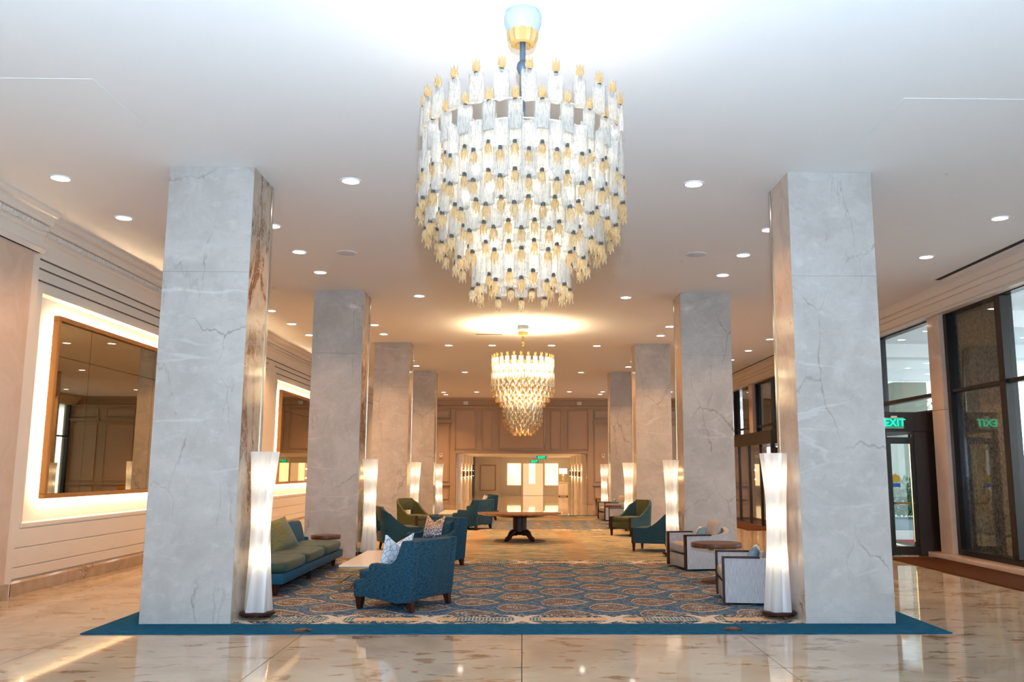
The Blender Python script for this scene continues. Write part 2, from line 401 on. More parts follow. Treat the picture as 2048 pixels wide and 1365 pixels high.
struct(MB().box(-11, 9.3, YB-.2, YB, 0, H).build('wall_back', M_WALL))

# left wall with lit niches
wl = senv('wall_left')
N1, N2 = (13.04, 24.45), (25.77, 36.8)       # niche spans along Y
NZ0, NZ1 = 1.0, 4.42
ys_ = [YB, N1[0], N1[1], N2[0], N2[1], YF]
g = MB()
for a, c in ((YB, N1[0]), (N1[1], N2[0]), (N2[1], YF)): g.box(XL-.35, XL, a, c, 0, H)
for a, c in (N1, N2):
    g.box(XL-.35, XL, a, c, NZ1, H); g.box(XL-.35, XL, a, c, 0, NZ0)
g.build('wall_body', M_WALL, wl)
for a, c in (N1, N2): MB().box(XL-.35, XL-.16, a+.002, c-.002, NZ0+.002, NZ1-.002).build('niche_back', M_RECESS, wl)
# ledge boards under the niches
for a, c in (N1, N2):
    z = .215
    for hh in (.15, .26, .26):
        MB().box(XL, XL+.018, a-.35, c+.35, z, z+hh).build('wall_board', M_WALL, wl, bevel=.006, seg=1); z += hh+.014
    MB().box(XL, XL+.022, a-.05, c+.05, NZ0-.07, NZ0-.001).build('niche_ledge', M_CREAM, wl, bevel=.006, seg=1)
    for zz, ext in ((4.76, .32), (4.58, .2)):
        MB().box(XL, XL+.012, a-ext, c+ext, zz, zz+.02).build('moulding_strip', M_GROOVE, wl)
        MB().box(XL, XL+.02, a-ext, c+ext, zz+.02, zz+.05).build('moulding_strip', M_CREAM, wl)
    for e0 in (a-.2, c+.18):
        MB().box(XL, XL+.02, e0, e0+.02, NZ0, 4.6).build('moulding_strip', M_CREAM, wl)
MB().box(XL, XL+.012, 12.75, YF, 4.905, 4.925).build('moulding_strip', M_GROOVE, wl)
bb = struct(MB().prism([(XL, 0), (XL+.1, 0), (XL+.1, .17), (XL+.07, .2), (XL, .2)], 12.7, YF, 'y').build('baseboard_left', M_BASE))
# cornice with dentils
def cornice(name, x, y0, y1, z1, par, sgn=1, flip=False):
    prof = [(0,-.60),(.035,-.60),(.045,-.55),(.05,-.36),(.075,-.34),(.085,-.31),(.10,-.30),(.10,-.215),(.17,-.20),(.20,-.16),(.205,-.10),(.26,-.08),(.30,-.03),(.30,0),(0,0)]
    MB().prism([(x + sgn*q, z1+z) for q, z in prof], y0, y1, 'y').build(name, M_CREAM, par)
    d = MB(); y = y0 + .02
    while y < y1 - .05:
        d.box(min(x+sgn*.10, x+sgn*.155), max(x+sgn*.10, x+sgn*.155), y, y+.045, z1-.29, z1-.222); y += .085
    o = d.build('dentils', M_CREAM, par); o['kind'] = 'stuff'
tr1 = senv('trim_1'); cornice('cornice', XL, 12.6, YF, H, tr1)
# marble pilaster at the near left
pl = thing('wall_pilaster', 'rose marble pilaster with a cream cornice cap at the left edge of the picture', 'pilaster', (0,0,0))
MB().box(XL, XL+.16, 6.5, 12.45, .2, 4.92).build('shaft', M_ROSE, pl)
MB().box(XL, XL+.20, 6.5, 12.5, 0, .2).build('plinth', M_BASE, pl)
MB().box(XL, XL+.1, 12.45, 12.72, 0, 4.98).build('edge_panel', M_WALL, pl)
cornice('cap_moulding', XL+.16, 6.5, 12.55, H, pl)
MB().prism([(XL, 4.92), (XL+.2, 4.92), (XL+.24, 4.98), (XL+.18, 5.04), (XL, 5.04)], 6.5, 12.62, 'y').build('necking', M_CREAM, pl)

def wall_mirror(span, label):
    a, c = span[0]+.51, span[1]-.5; z0, z1 = 1.33, 4.165
    t = thing('wall_mirror', label, 'mirror', (XL-.08, a, z0))
    d, hh = c-a, z1-z0
    g = MB()
    fwid = .07
    MB().box(0, .10, 0, d, 0, fwid).build('frame_rail', M_GOLDW, t, bevel=.008, seg=1); MB().box(0, .10, 0, d, hh-fwid, hh).build('frame_rail', M_GOLDW, t, bevel=.008, seg=1)
    MB().box(0, .10, 0, fwid, fwid, hh-fwid).build('frame_stile', M_GOLDW, t, bevel=.008, seg=1); MB().box(0, .10, d-fwid, d, fwid, hh-fwid).build('frame_stile', M_GOLDW, t, bevel=.008, seg=1)
    MB().box(-.01, .0, .02, d-.02, .02, hh-.02).build('backing', M_GROOVE, t)
    cuts = [fwid, 1.16] ; 
    while cuts[-1] + 3.1 < d - .9: cuts.append(cuts[-1] + 2.55)
    cuts.append(d-fwid); zc = [fwid, 3.54-z0, hh-fwid]
    for i in range(len(cuts)-1):
        for j in range(2):
            MB().box(.03, .04, cuts[i]+.004, cuts[i+1]-.004, zc[j]+.004, zc[j+1]-.004).build('pane', M_MIRROR, t)
    # light strips hidden behind the frame
    for bx in ((-.045,-.02, .06, d-.06, .05, .08), (-.045,-.02, .06, d-.06, hh-.08, hh-.05), (-.045,-.02, .05, .08, .1, hh-.1), (-.045,-.02, d-.08, d-.05, .1, hh-.1)):
        MB().box(*bx).build('light_strip', M_LED, t)
    return t
wall_mirror(N1, 'large bronze mirror in a gold frame, the nearer one with the glowing white surround')
wall_mirror(N2, 'bronze mirror in a gold frame glowing between the first and second left columns')

# ------------------------------------------------------------------ columns
Y1, DY, CD = 10.4545, 7.5588, .8705
CXL, CXLo, CXR, CXRo = -3.3714, -4.4202, 3.323, 4.3821
def column(side):
    sg = -1 if side == 'l' else 1
    xi, xo = (CXL, CXLo) if sg < 0 else (CXR, CXRo)
    t = thing('marble_column', '', 'column', ((xi+xo)/2, Y1, 0), 0, 'marble columns down both sides of the lounge')
    w = abs(xi-xo)/2; e = .02
    MB().box(-w+e, w-e, e, CD-.02, .0145, H).build('core', M_GROOVE, t)
    zs = (.0145, 4.18, H)
    for k in range(2): MB().box(-w, w, 0, e, zs[k]+(.0012 if k else 0), zs[k+1]).build('front_slab', M_FRONT, t, bevel=.003, seg=1)
    for k in range(2): MB().box(-w, w, CD-.02, CD, zs[k]+(.0012 if k else 0), zs[k+1]).build('rear_slab', M_FRONT, t)
    for s2, mt in ((-sg, M_INL if sg < 0 else M_INR), (sg, M_FRONT)):
        x0, x1 = sorted((s2*w, s2*(w-e)))
        for k in range(2): MB().box(x0, x1, e+.001, CD-.13, zs[k]+(.0012 if k else 0), zs[k+1]).build('side_slab', mt, t)
        x0, x1 = sorted((s2*(w+.012), s2*(w-e)))
        MB().box(x0, x1, CD-.11, CD-.02, .0145, H).build('metal_strip', M_CHROME, t, bevel=.006, seg=1)
        x0, x1 = sorted((s2*(w+.004), s2*(w-e)))
        MB().box(x0, x1, CD-.129, CD-.111, .0145, H).build('metal_strip', M_BRASS, t)
    return t
ordn = ['nearest', 'second', 'third', 'farthest']
for side, nm in (('l', 'left'), ('r', 'right')):
    c0 = column(side)
    for k in range(4):
        c = c0 if k == 0 else dup(c0, loc=(c0.location.x, Y1+k*DY, 0))
        c['label'] = f'square marble-clad column, {ordn[k]} of the four on the {nm} side of the carpet'

# ------------------------------------------------------------------ carpet
rug = thing('area_rug', 'huge blue patterned carpet with tan leaf shapes and teal border between the columns', 'rug', (0,0,0))
MB().box(-4.805, 4.77, 9.891, 34.62, .0015, .014).build('pile', M_RUG, rug)
for x, y, w in ((-2.44, 10.04, 'left'), (2.38, 10.1, 'right')):
    t = thing('floor_outlet', f'round bronze floor outlet set in the teal carpet border, {w} of the two', 'outlet', (x, y, .014), 0, 'floor outlets in the carpet border')
    MB().lathe([(.105,0),(.105,.006),(.09,.012),(.0001,.013)], 24).build('ring', M_WOOD, t, smooth=True)
    MB().lathe([(.06,.0125),(.06,.018),(.0001,.018)], 20).build('lid', M_WALNUT, t, smooth=True)

# ------------------------------------------------------------------ right window wall
fasc = senv('trim_2')
MB().prism([(XW-.05,5.06),(XW-.3,5.06),(XW-.3,5.1),(XW-.34,5.12),(XW-.42,5.24),(XW-.46,5.25),(XW-.5,5.33),(XW-.56,5.34),(XW-.62,5.44),(XW-.62,H),(XW-.05,H)], YB, YF, 'y').build('fascia', M_CREAM, fasc)
MB().box(8.12, 8.22, YB, 16.6, H-.006, H-.001).build('air_slot', M_BLACK, fasc)
MB().box(8.16, 8.22, 22, YF, H-.006, H-.001).build('air_slot', M_BLACK, fasc)
sill = struct(MB().box(XW-.42, XW+.15, YB, YF, 0, .1).build('trim_3', M_ROSE, bevel=.008))
PIL = [11.1-7.56, 11.1-.25, 18.2, 25.76, 33.32, 40.88]
for k, y in enumerate(PIL):
    if k < 2: continue
    t = thing('window_pilaster', ['', '', 'rose marble pilaster between the glass door vestibule and the stone-backed window',
              'rose marble pilaster behind the right columns beside the second vestibule', 'narrow rose marble pilaster seen between the first and second right columns',
              'farthest rose marble pilaster of the window wall'][k], 'pilaster', (XW, y, 0), 0, 'pilasters of the window wall')
    for z0, z1 in ((.1, 3.05), (3.055, 5.08)): MB().box(-.22, .1, -.26, .26, z0, z1).build('slab', M_ROSE, t, bevel=.006, seg=1)
# windows: frames of dark bronze with panes
wn = [0]
def window(y0, y1, mull, transom=3.43, zb=.1):
    wn[0] += 1
    t = senv(f'window_{wn[0]}')
    def bar(a, c, z0, z1, x0=-.12, x1=.08): MB().box(XW+x0, XW+x1, a, c, z0, z1).build('frame_bar', M_BRONZE, t, bevel=.006, seg=1)
    bar(y0, y0+.13, zb, 5.1); bar(y1-.13, y1, zb, 5.1); bar(y0+.13, y1-.13, zb, zb+.11); bar(y0+.13, y1-.13, 5.04, 5.1)
    cuts = [y0+.13] + [q for mm in mull for q in (mm-.1, mm+.1)] + [y1-.13]
    for mm in mull: bar(mm-.1, mm+.1, zb+.11, 5.04, -.14, .1)
    for i in range(0, len(cuts), 2):
        a, c = cuts[i], cuts[i+1]
        bar(a, c, transom-.04, transom+.04, -.08, .05)
        for z0, z1 in ((zb+.11, transom-.04), (transom+.04, 5.04)):
            MB().box(XW-.01, XW+.002, a, c, z0, z1).build('pane', M_GLASS, t)
window(10.98, 17.94, (13.55, 15.8))
struct(MB().box(XW-.05, XW+.2, YB, 10.95, 0, 5.2).build('wall_right', M_WALL))
window(33.58, 40.6, (36.3, 38.4)); window(41.1, 45.7, ())
def window_high(y0, y1, mull=()):
    wn[0] += 1
    t = senv(f'window_{wn[0]}')
    def bar(a, c, z0, z1): MB().box(XW-.1, XW+.08, a, c, z0, z1).build('frame_bar', M_BRONZE, t)
    bar(y0, y0+.16, 3.05, 5.1); bar(y1-.16, y1, 3.05, 5.1); bar(y0, y1, 3.38, 3.46); bar(y0, y1, 3.03, 3.1); bar(y0, y1, 5.03, 5.1)
    cuts = [y0+.16] + [q for mm in mull for q in (mm-.06, mm+.06)] + [y1-.16]
    for mm in mull: bar(mm-.06, mm+.06, 3.1, 5.03)
    for i in range(0, len(cuts), 2):
        for z0, z1 in ((3.1, 3.38), (3.46, 5.03)): MB().box(XW-.01, XW, cuts[i], cuts[i+1], z0, z1).build('pane', M_GLASS, t)
window_high(18.46, 25.5, (21.4, 23.5)); window_high(26.02, 33.06, (28.6, 30.9))

# entrance vestibules of dark bronze that project into the room
def vestibule(y0, y1, label):
    t = thing('entrance_vestibule', label, 'vestibule', (0,0,0), 0, 'dark entrance vestibules')
    x0, x1, z1 = 7.72, XW-.02, 3.04
    def bx(n, *a, mt=M_BRONZEB): return MB().box(*a).build(n, mt, t, bevel=.008, seg=1)
    bx('roof_panel', x0, x1, y0, y1, 2.62, z1)
    bx('jamb', 8.42, x1, y0, y0+.12, 0, 2.62); bx('jamb', x0, x0+.12, y0, y0+.12, 0, 2.62)
    bx('jamb', x0, x0+.12, y1-.12, y1, 0, 2.62); bx('rear_panel', x0+.12, x1, y1-.1, y1, 0, 2.62)
    n = 4
    for k in range(1, n): bx('post', x0, x0+.1, y0+(y1-y0)*k/n-.05, y0+(y1-y0)*k/n+.05, 0, 2.62)
    for k in range(n):
        a, c = y0+(y1-y0)*k/n+.06, y0+(y1-y0)*(k+1)/n-.06
        MB().box(x0+.04, x0+.052, a, c, .02, 2.62).build('pane', M_GLASS, t)
    # outer side stays open glass
    for k in range(n+1): bx('post', XW-.02, XW+.08, y0+(y1-y0)*k/n-.05, y0+(y1-y0)*k/n+.05, 0, z1)
    # door leaf facing the lounge
    d = bx('door_leaf', 7.84, 8.42, y0+.03, y0+.09, .02, .20)
    for a in ((7.84, 7.92, .2, 2.5), (8.34, 8.42, .2, 2.5), (7.92, 8.34, 2.36, 2.5)): MB().box(a[0], a[1], y0+.03, y0+.09, a[2], a[3]).build('door_rail', M_BRONZE, d)
    MB().box(7.92, 8.34, y0+.055, y0+.065, .2, 2.36).build('door_glass', M_GLASS, d)
    MB().tube([(8.29,y0-.04,.3),(8.29,y0-.04,2.35)], .016).build('door_handle', M_BRASS, d, smooth=True)
    MB().tube([(7.92,y0-.0,1.1),(8.34,y0-.0,1.1)], .018).build('push_bar', M_BRASS, d, smooth=True)
    MB().lathe([(.085,0),(.085,.003)], 20).build('round_sticker', plain('yellow_sticker', (.7,.5,.05), .5), d).matrix_world = Matrix.Translation((8.0, y0+.05, 1.62)) @ Matrix.Rotation(R(90), 4, 'X')
    MB().box(7.93, 8.09, y0+.05, y0+.053, 1.44, 1.52).build('blue_sticker', plain('blue_sticker', (.03,.13,.5), .5), d)
    return t
vestibule(18.62, 24.6, 'dark bronze glazed entrance vestibule with brass door handle behind the nearest right column')
vestibule(27.0, 32.6, 'brown entrance vestibule half hidden between the first and second right columns')

def text_mesh(s, size, mt, depth=.004):
    c = bpy.data.curves.new('letters', 'FONT'); c.body = s; c.size = size; c.extrude = depth; c.align_x = 'CENTER'; c.align_y = 'CENTER'
    o = bpy.data.objects.new('tmp', c); COL.objects.link(o)
    me = bpy.data.meshes.new_from_object(o.evaluated_get(bpy.context.evaluated_depsgraph_get()))
    bpy.data.objects.remove(o); me.materials.clear(); me.materials.append(mt); me.name = 'letters'
    return me
def exit_sign(loc, w, h, label, txt='EXIT'):
    t = thing('exit_sign', label, 'sign', loc, 0, 'lit exit signs')
    MB().box(-w/2, w/2, 0, .05, -h/2, h/2).build('housing', M_PLASTIC, t, bevel=.005, seg=1)
    MB().box(-w/2+.01, w/2-.01, -.006, 0, -h/2+.012, h/2-.012).build('face_panel', M_EXITP, t)
    MB().box(-.06, .06, .0, .05, h/2, h/2+.04).build('mounting_bracket', M_PLASTIC, t)
    put('letters', text_mesh(txt, h*.98, M_EXIT), t, (0,-.009,0), (R(90),0,0))
    for s in (-1, 1):
        MB().prism([(s*(w/2-.012),0),(s*(w/2-.035),.025),(s*(w/2-.035),-.025)], -.012, -.006, 'y').build('arrow', M_EXIT, t)
    return t
exit_sign((7.99, 18.55, 2.80), .40, .23, 'green lit EXIT sign above the vestibule door beside the nearest right column')

mt_ = tag(MB().box(7.5, 8.55, 6, 18.2, .0015, .02).build('entrance_mat', M_MAT, bevel=.006), 'long brown entrance mat along the right windows', 'mat')
mt2 = tag(MB().box(6.75, 7.7, 26.4, 33.2, .0015, .02).build('entrance_mat', M_MAT, bevel=.006), 'brown entrance mat in front of the vestibule between the right columns', 'mat')
MB().box(6.9, 7.7, 19.2, 24.3, .0015, .02)

# ------------------------------------------------------------------ outdoors
gr = tag(MB().box(9.3, 70, -25, 95, -.25, -.06).build('driveway', plain('pale_concrete', (.72,.75,.77), .8)), 'pale concrete driveway outside the windows', 'driveway')
rd = tag(MB().box(10.6, 70, 27.5, 35, -.059, -.045).build('road_strip', plain('blue_grey_asphalt', (.20,.28,.33), .8)), 'blue grey asphalt lane beyond the glass door', 'road')
rc = tag(MB().box(9.15, 13.5, 21.3, 23.4, -.058, -.03).build('entrance_carpet', plain('red_outdoor_carpet', (.5,.05,.08), .9)), 'red outdoor carpet outside the glass door', 'carpet')
cn = thing('entrance_canopy', 'white porte-cochere canopy ceiling seen through the upper windows', 'canopy')
MB().box(9.35, 24, 2, 70, 6.5, 6.9).build('soffit', plain('white_exterior_paint', (.90,.93,.93), .7), cn)
for y in (9, 17, 25, 32, 40, 50, 60): MB().box(9.35, 24, y, y+.9, 6.0, 6.5).build('beam', plain('white_beam_paint', (.90,.92,.92), .7), cn)
for y in (28.6, 36, 45):
    for x in (13.6, 17.2): MB().lathe([(.14,6.45),(.14,6.5)], 16, x, y).build('lamp_disc', M_DIFF, cn)
for y0, y1, lab in ((16.45, 18.7, 'speckled aggregate stone pier behind the window beside the first rose pilaster'), (33.55, 36.2, 'speckled aggregate pier behind the window between the right columns'),
                    (30.2, 33.1, 'speckled aggregate pier above the second vestibule')):
    tag(MB().box(XW+.2, XW+.42, y0, y1, (-.06 if y0 != 30.2 else 3.1), 6.4).build('stone_pier', M_STONE, bevel=.01), lab, 'pier', 'stone piers outside the windows')
pt = thing('canopy_pillar', 'grey-green stone pillar of the canopy seen through the glass door', 'pillar', (18.6, 42, 0))
MB().box(-.8,.8,-.8,.8,-.06,6).build('shaft', plain('grey_green_stone', (.30,.34,.28), .8), pt, bevel=.03); MB().box(-.95,.95,-.95,.95,-.06,.3).build('plinth', plain('grey_stone_plinth', (.3,.31,.28), .8), pt, bevel=.03)
def shrub(loc, rx, ry, rz, n, label, col):
    t = thing('shrub', label, 'shrub', loc, 0, 'planting outdoors')
    mt, nt, b = new_mat('leaf_green', col, .6); L(mix(V(noise(pos(), 9, 2).outputs[0]).ss(.35,.65), col, tuple(c*2.2 for c in col)), b.inputs['Base Color'])
    g = MB()
    for i in range(n):
        while True:
            q = Vector((random.uniform(-1,1), random.uniform(-1,1), random.uniform(-.2,1)))
            if q.length < 1 and q.length > .45: break
        c = Vector((q.x*rx, q.y*ry, .15 + max(0,q.z)*rz)); s = random.uniform(.08,.16)
        mm = Matrix.Translation(c) @ Euler((random.uniform(0,6),random.uniform(0,6),random.uniform(0,6))).to_matrix().to_4x4()
        g.add([(-s,0,0),(0,-s*.45,0),(s,0,.02),(0,s*.45,0)], [(0,1,2,3)], mm)
    o = g.build('foliage', mt, t); o['kind'] = 'stuff'
    MB().tube([(0,0,-.06),(.03,0,rz*.6)], [.06,.03]).build('stem', plain('bark', (.1,.07,.04), .9), t)
shrub((14.6, 34.5, 0), 1.6, 1.2, 1.5, 1500, 'low green shrub across the drive seen through the glass door', (.03,.10,.03))
shrub((28.8, 63, 3.2), 3.2, 3, 5.5, 2500, 'tall dark tree crown seen through the small pane above the vestibule', (.02,.07,.02))
# delivery van glimpsed at the right edge
vn = thing('delivery_van', 'white delivery van with blue and red stripes parked outside at the right picture edge', 'van', (12.95, 22.3, -.05))
M_VW = plain('white_van_paint', (.75,.77,.78), .3); M_VB = plain('navy_stripe', (.01,.04,.25), .3); M_VR = plain('red_stripe', (.5,.02,.02), .3)
MB().prism([(0,.42),(0,1.9),(.25,2.25),(3.4,2.3),(4.0,1.45),(4.7,1.25),(4.8,.42)], 0, 1.9, 'y').build('body', M_VW, vn, bevel=.05)
MB().box(.05, 3.2, -.012, 0, 1.2, 1.72).build('blue_panel', M_VB, vn); MB().prism([(.1,1.3),(1.2,1.66),(.4,1.62)], -.02, -.012, 'y').build('eagle_emblem', M_VW, vn); MB().prism([(.3,1.25),(1.5,1.5),(.7,1.42)], -.02, -.012, 'y').build('eagle_emblem', M_VW, vn)
MB().box(.05, 4.6, -.012, 0, 1.06, 1.14).build('red_stripe', M_VR, vn); MB().box(-.03, 4.85, -.04, 1.94, .36, .52).build('bumper', M_DARKPL, vn, bevel=.02)
for x in (.9, 3.8):
    for y in (.0, 1.7):
        w = MB().lathe([(.2,0),(.36,.02),(.36,.2),(.2,.22)], 20).build('wheel', M_DARKPL, vn, smooth=True); w.location = (x, y, .36); w.rotation_euler = (R(-90),0,0)
        hb = MB().lathe([(.19,-.005),(.19,.015),(.05,.02)], 16).build('hubcap', M_CHROME, w)
MB().box(3.45, 3.95, -.01, 0, 1.5, 2.0).build('side_window', M_DARKPL, vn)

# ------------------------------------------------------------------ far wall and the corridor beyond
wf = senv('wall_far')
OX0, OX1, OZ = -3.5, 3.36, 2.61
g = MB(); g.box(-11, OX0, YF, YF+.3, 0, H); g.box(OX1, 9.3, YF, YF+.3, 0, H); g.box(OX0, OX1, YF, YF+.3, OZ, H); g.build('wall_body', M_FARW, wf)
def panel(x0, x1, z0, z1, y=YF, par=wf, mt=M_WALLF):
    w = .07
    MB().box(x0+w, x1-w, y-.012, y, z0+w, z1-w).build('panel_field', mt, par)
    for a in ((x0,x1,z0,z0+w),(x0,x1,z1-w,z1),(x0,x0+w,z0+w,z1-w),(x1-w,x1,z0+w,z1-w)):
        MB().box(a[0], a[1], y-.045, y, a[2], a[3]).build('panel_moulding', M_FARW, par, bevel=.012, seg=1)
for x0, x1 in ((-3.55,-2.45),(-2.15,-1.55),(-1.25,1.15),(1.45,2.05),(2.35,3.45)): panel(x0, x1, 2.83, 4.9)
for x0, x1 in ((-4.75,-3.85),(3.75,4.65),(-7.1,-5.6),(5.6,7.1),(7.5,8.8)):
    panel(x0, x1, 4.45, 4.9); panel(x0, x1, 1.15, 4.12); panel(x0, x1, .25, .9)
    MB().prism([(YF,4.17),(YF-.2,4.3),(YF-.2,4.36),(YF,4.36)], x0-.1, x1+.1, 'x').build('capital_shelf', M_FARW, wf)
    MB().box(x0-.12, x1+.12, YF-.12, YF, .95, 1.02).build('dado_rail', M_FARW, wf, bevel=.01, seg=1)
for x in (-3.68, 3.55, -4.95, 4.8, -5.4, 5.4): MB().box(x-.12, x+.12, YF-.08, YF, 0, 4.95).build('pilaster_strip', M_FARW, wf, bevel=.01, seg=1)
MB().prism([(YF,5.02),(YF-.1,5.02),(YF-.14,5.08),(YF-.06,5.12),(YF-.06,5.38),(YF-.16,5.42),(YF-.2,5.5),(YF-.2,H),(YF,H)], XL, XW, 'x').build('cornice', M_FARW, wf)
for a in ((OX0-.12,OX0,0,OZ+.12),(OX1,OX1+.12,0,OZ+.12),(OX0,OX1,OZ,OZ+.12)): MB().box(a[0],a[1],YF-.07,YF+.3,a[2],a[3]).build('architrave', M_FARW, wf, bevel=.012, seg=1)
struct(MB().box(-11, OX0-.12, YF-.03, YF, 0, .2).build('baseboard_far', M_FARW)); 
for x, w in ((-3.02, 'left'), (2.95, 'right')):
    t = thing('emergency_light', f'white twin-head emergency light on the far frieze, {w} of the two', 'light', (x, YF-.1, 5.25), 0, 'emergency lights on the far wall')
    MB().box(-.12,.12,-.06,.04,-.09,.09).build('housing', M_PLASTIC, t, bevel=.01); 
    for s in (-1,1): MB().lathe([(.03,0),(.05,.05),(.05,.06),(.001,.06)], 14, s*.08, 0).build('lamp_head', M_PLASTIC, t, smooth=True).matrix_local = Matrix.Translation((0,-.06,-.0)) @ Matrix.Rotation(R(70), 4, 'X')
for x, w in ((-4.28, 'left'), (4.2, 'right')):
    t = thing('fire_alarm', f'small white fire alarm strobe on the far niche panel, {w} of the two', 'alarm', (x, YF-.045, 2.5), 0, 'fire alarms on the far wall')
    MB().box(-.07,.07,-.05,0,-.11,.11).build('housing', M_PLASTIC, t, bevel=.01); MB().box(-.045,.045,-.07,-.05,-.09,-.02).build('strobe_lens', M_CHROME, t, bevel=.01); MB().lathe([(.035,0),(.035,.01)], 12).build('sounder', M_DARKPL, t).matrix_local = Matrix.Translation((0,-.05,.05)) @ Matrix.Rotation(R(90),4,'X')

YE = 61.0
struct(MB().box(OX0-.6, OX1+.6, YF+.3, YE+.3, OZ+.02, OZ+.3).build('ceiling_corridor', M_CEIL))
wc = senv('wall_corridor')
MB().box(OX0-.3, OX0-.02, YF+.3, YE, 0, OZ+.02).build('side_body', M_WALL, wc); MB().box(OX1+.02, OX1+.3, YF+.3, YE, 0, OZ+.02).build('side_body', M_WALL, wc)
MB().box(OX0-.3, OX1+.3, YE, YE+.2, 0, OZ+.02).build('end_body', M_WALL, wc)
MB().box(-3.3, -1.55, YE-.6, YE, 0, OZ+.02).build('end_bay', M_WALL, wc)
panel(-2.95, -1.85, .35, 2.1, YE-.6, wc, M_WALL)
for x in (-1.5, 0-.08, 1.47): MB().box(x-.05, x+.05, YE-.06, YE, 0, 2.5).build('mullion', M_CREAM, wc, bevel=.01, seg=1)
for k, (x0, x1, z0, z1, mt, nm) in enumerate(((-1.07,-.12,.72,2.2,M_EMITPANEL,'lit_panel'),(1.54,2.45,.72,2.2,M_EMITPANEL,'lit_panel'),(.02,1.4,.02,2.2,M_DOORGL,'lit_door'))):
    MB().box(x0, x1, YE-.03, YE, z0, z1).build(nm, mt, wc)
MB().box(.43, .85, YE-.045, YE-.03, .82, 2.2).build('lit_strip', M_EMITPANEL, wc)
for s, x in ((-1, OX0), (1, OX1)):
    for k, y in enumerate((47.2, 50.2, 53.2, 56.2)):
        t = thing('corridor_pier', f'half-round cream pier on the {"left" if s<0 else "right"} corridor wall, {["nearest","second","third","farthest"][k]} of four', 'pier', (x+.0*s, y, 0), 0, 'half-round corridor piers')
        for r_, za, zb_ in ((.30,0,.13),(.27,.13,2.1),(.33,2.1,OZ)):
            MB().prism([(s*.018 - s*r_*math.sin(math.pi*i/12), -1.35*r_*math.cos(math.pi*i/12)) for i in range(13)], za, zb_, 'z').build('shaft', M_CREAM, t, smooth=True)
        q = thing('wall_sconce', f'bronze up-and-down sconce on the {"left" if s<0 else "right"} corridor pier, {["nearest","second","third","farthest"][k]} of four', 'sconce', (x-s*.33, y, 1.55), 0, 'corridor sconces')
        MB().box(-.035,.035,-.05,.05,-.16,.16).build('body', M_BRONZE, q, bevel=.006, seg=1)
        for zz in (-.165,.165): MB().box(-.02,.02,-.03,.03,zz-.004,zz+.004).build('lens', M_DIFF, q)
        lamp('POINT', 'sconce_light', (-s*.09,-.02,.24), 9, WARM, q, shadow_soft_size=.03); lamp('POINT', 'sconce_light', (-s*.09,-.02,-.24), 9, WARM, q, shadow_soft_size=.03)
for k, (x, y) in enumerate(((-1.6,48),(1.4,48),(-1.6,52.5),(1.4,52.5),(-.6,57.5),(2.0,57.5))):
    t = thing('corridor_downlight', f'small recessed downlight in the low corridor ceiling, {["near left","near right","middle left","middle right","far left","far right"][k]}', 'downlight', (x,y,OZ+.02), 0, 'corridor downlights')
    MB().lathe([(.08,0),(.08,-.012),(.06,-.012),(.055,0)], 16, cap=False).build('trim_ring', M_CREAM, t, smooth=True); MB().lathe([(.056,-.002),(.056,-.006)], 16).build('lens', M_DIFF, t)
    lamp('SPOT', 'downlight_beam', (0,0,-.03), 300, WARM, t, spot_size=R(120), spot_blend=.8, shadow_soft_size=.05)
exit_sign((1.05, 49.5, 2.46), .62, .2, 'nearer green exit sign hanging under the corridor ceiling')
exit_sign((.75, 56.5, 2.3), .62, .2, 'farther green exit sign hanging deeper in the corridor')
cs = thing('console_cabinet', 'cream console cabinet at the right end of the corridor', 'cabinet', (2.72, 59.2, 0))
MB().box(-.32,.32,-.3,.3,.06,.9).build('carcass', M_CREAM, cs, bevel=.01); MB().box(-.36,.36,-.34,.34,.9,.95).build('top', M_CTOP, cs, bevel=.008)
for s in (-1,1):
    MB().box(s*.16-.14, s*.16+.14, -.315, -.3, .1, .86).build('door', M_CREAM, cs, bevel=.005, seg=1); MB().taper(s*.26,-.24,0,.06,.03,.03,.04,.04).build('foot', M_WOOD, cs)
tl = thing('table_lamp', 'table lamp with a glowing drum shade and gold base on the corridor console', 'lamp', (2.72, 59.2, .95))
MB().lathe([(.13,0),(.13,.03),(.05,.06),(.11,.2),(.05,.36),(.09,.45),(.02,.5),(.02,.62)], 20).build('base', M_BRASS, tl, smooth=True)
MB().lathe([(.27,.55),(.27,.92)], 28, cap=False).build('shade', plain('lit_lamp_shade', (.9,.8,.6), .8, emit=(1,.75,.42), estr=2.5), tl, smooth=True)
lamp('POINT', 'lamp_light', (0,0,.72), 40, WARM, tl, shadow_soft_size=.06)

# ------------------------------------------------------------------ ceiling fittings
def downlight_proto(r):
    t = thing('downlight', '', 'downlight')
    MB().lathe([(r*1.28,0),(r*1.25,-.012),(r*1.02,-.012),(r*.98,.0)], 28, cap=False).build('trim_ring', M_CEIL, t, smooth=True)
    MB().lathe([(r,-.001),(r,-.004)], 28).build('lens', M_DIFF, t)
    return t
proto = downlight_proto(.11); used = [False]
def dl(x, y, label, power=P_DOWN, beam=True):
    t = proto if not used[0] else dup(proto); used[0] = True
    t.location = (x, y, H); t['label'] = label; t['group'] = 'recessed ceiling downlights'
    if beam: lamp('SPOT', 'downlight_beam', (x, y, H-.03), power * (1.9 if y > 20 else .85), (1,.53,.21), spot_size=R(115), spot_blend=.7, shadow_soft_size=.07).name = 'downlight_beam'
    return t
OR = ['first','second','third','fourth','fifth','sixth','seventh','eighth','ninth','tenth','eleventh','twelfth','thirteenth','fourteenth','fifteenth','sixteenth','seventeenth','eighteenth']
def row(x, ylist, where):
    for k, y in enumerate(ylist): dl(x, y, f'recessed downlight, {OR[k]} from front in row {where}')
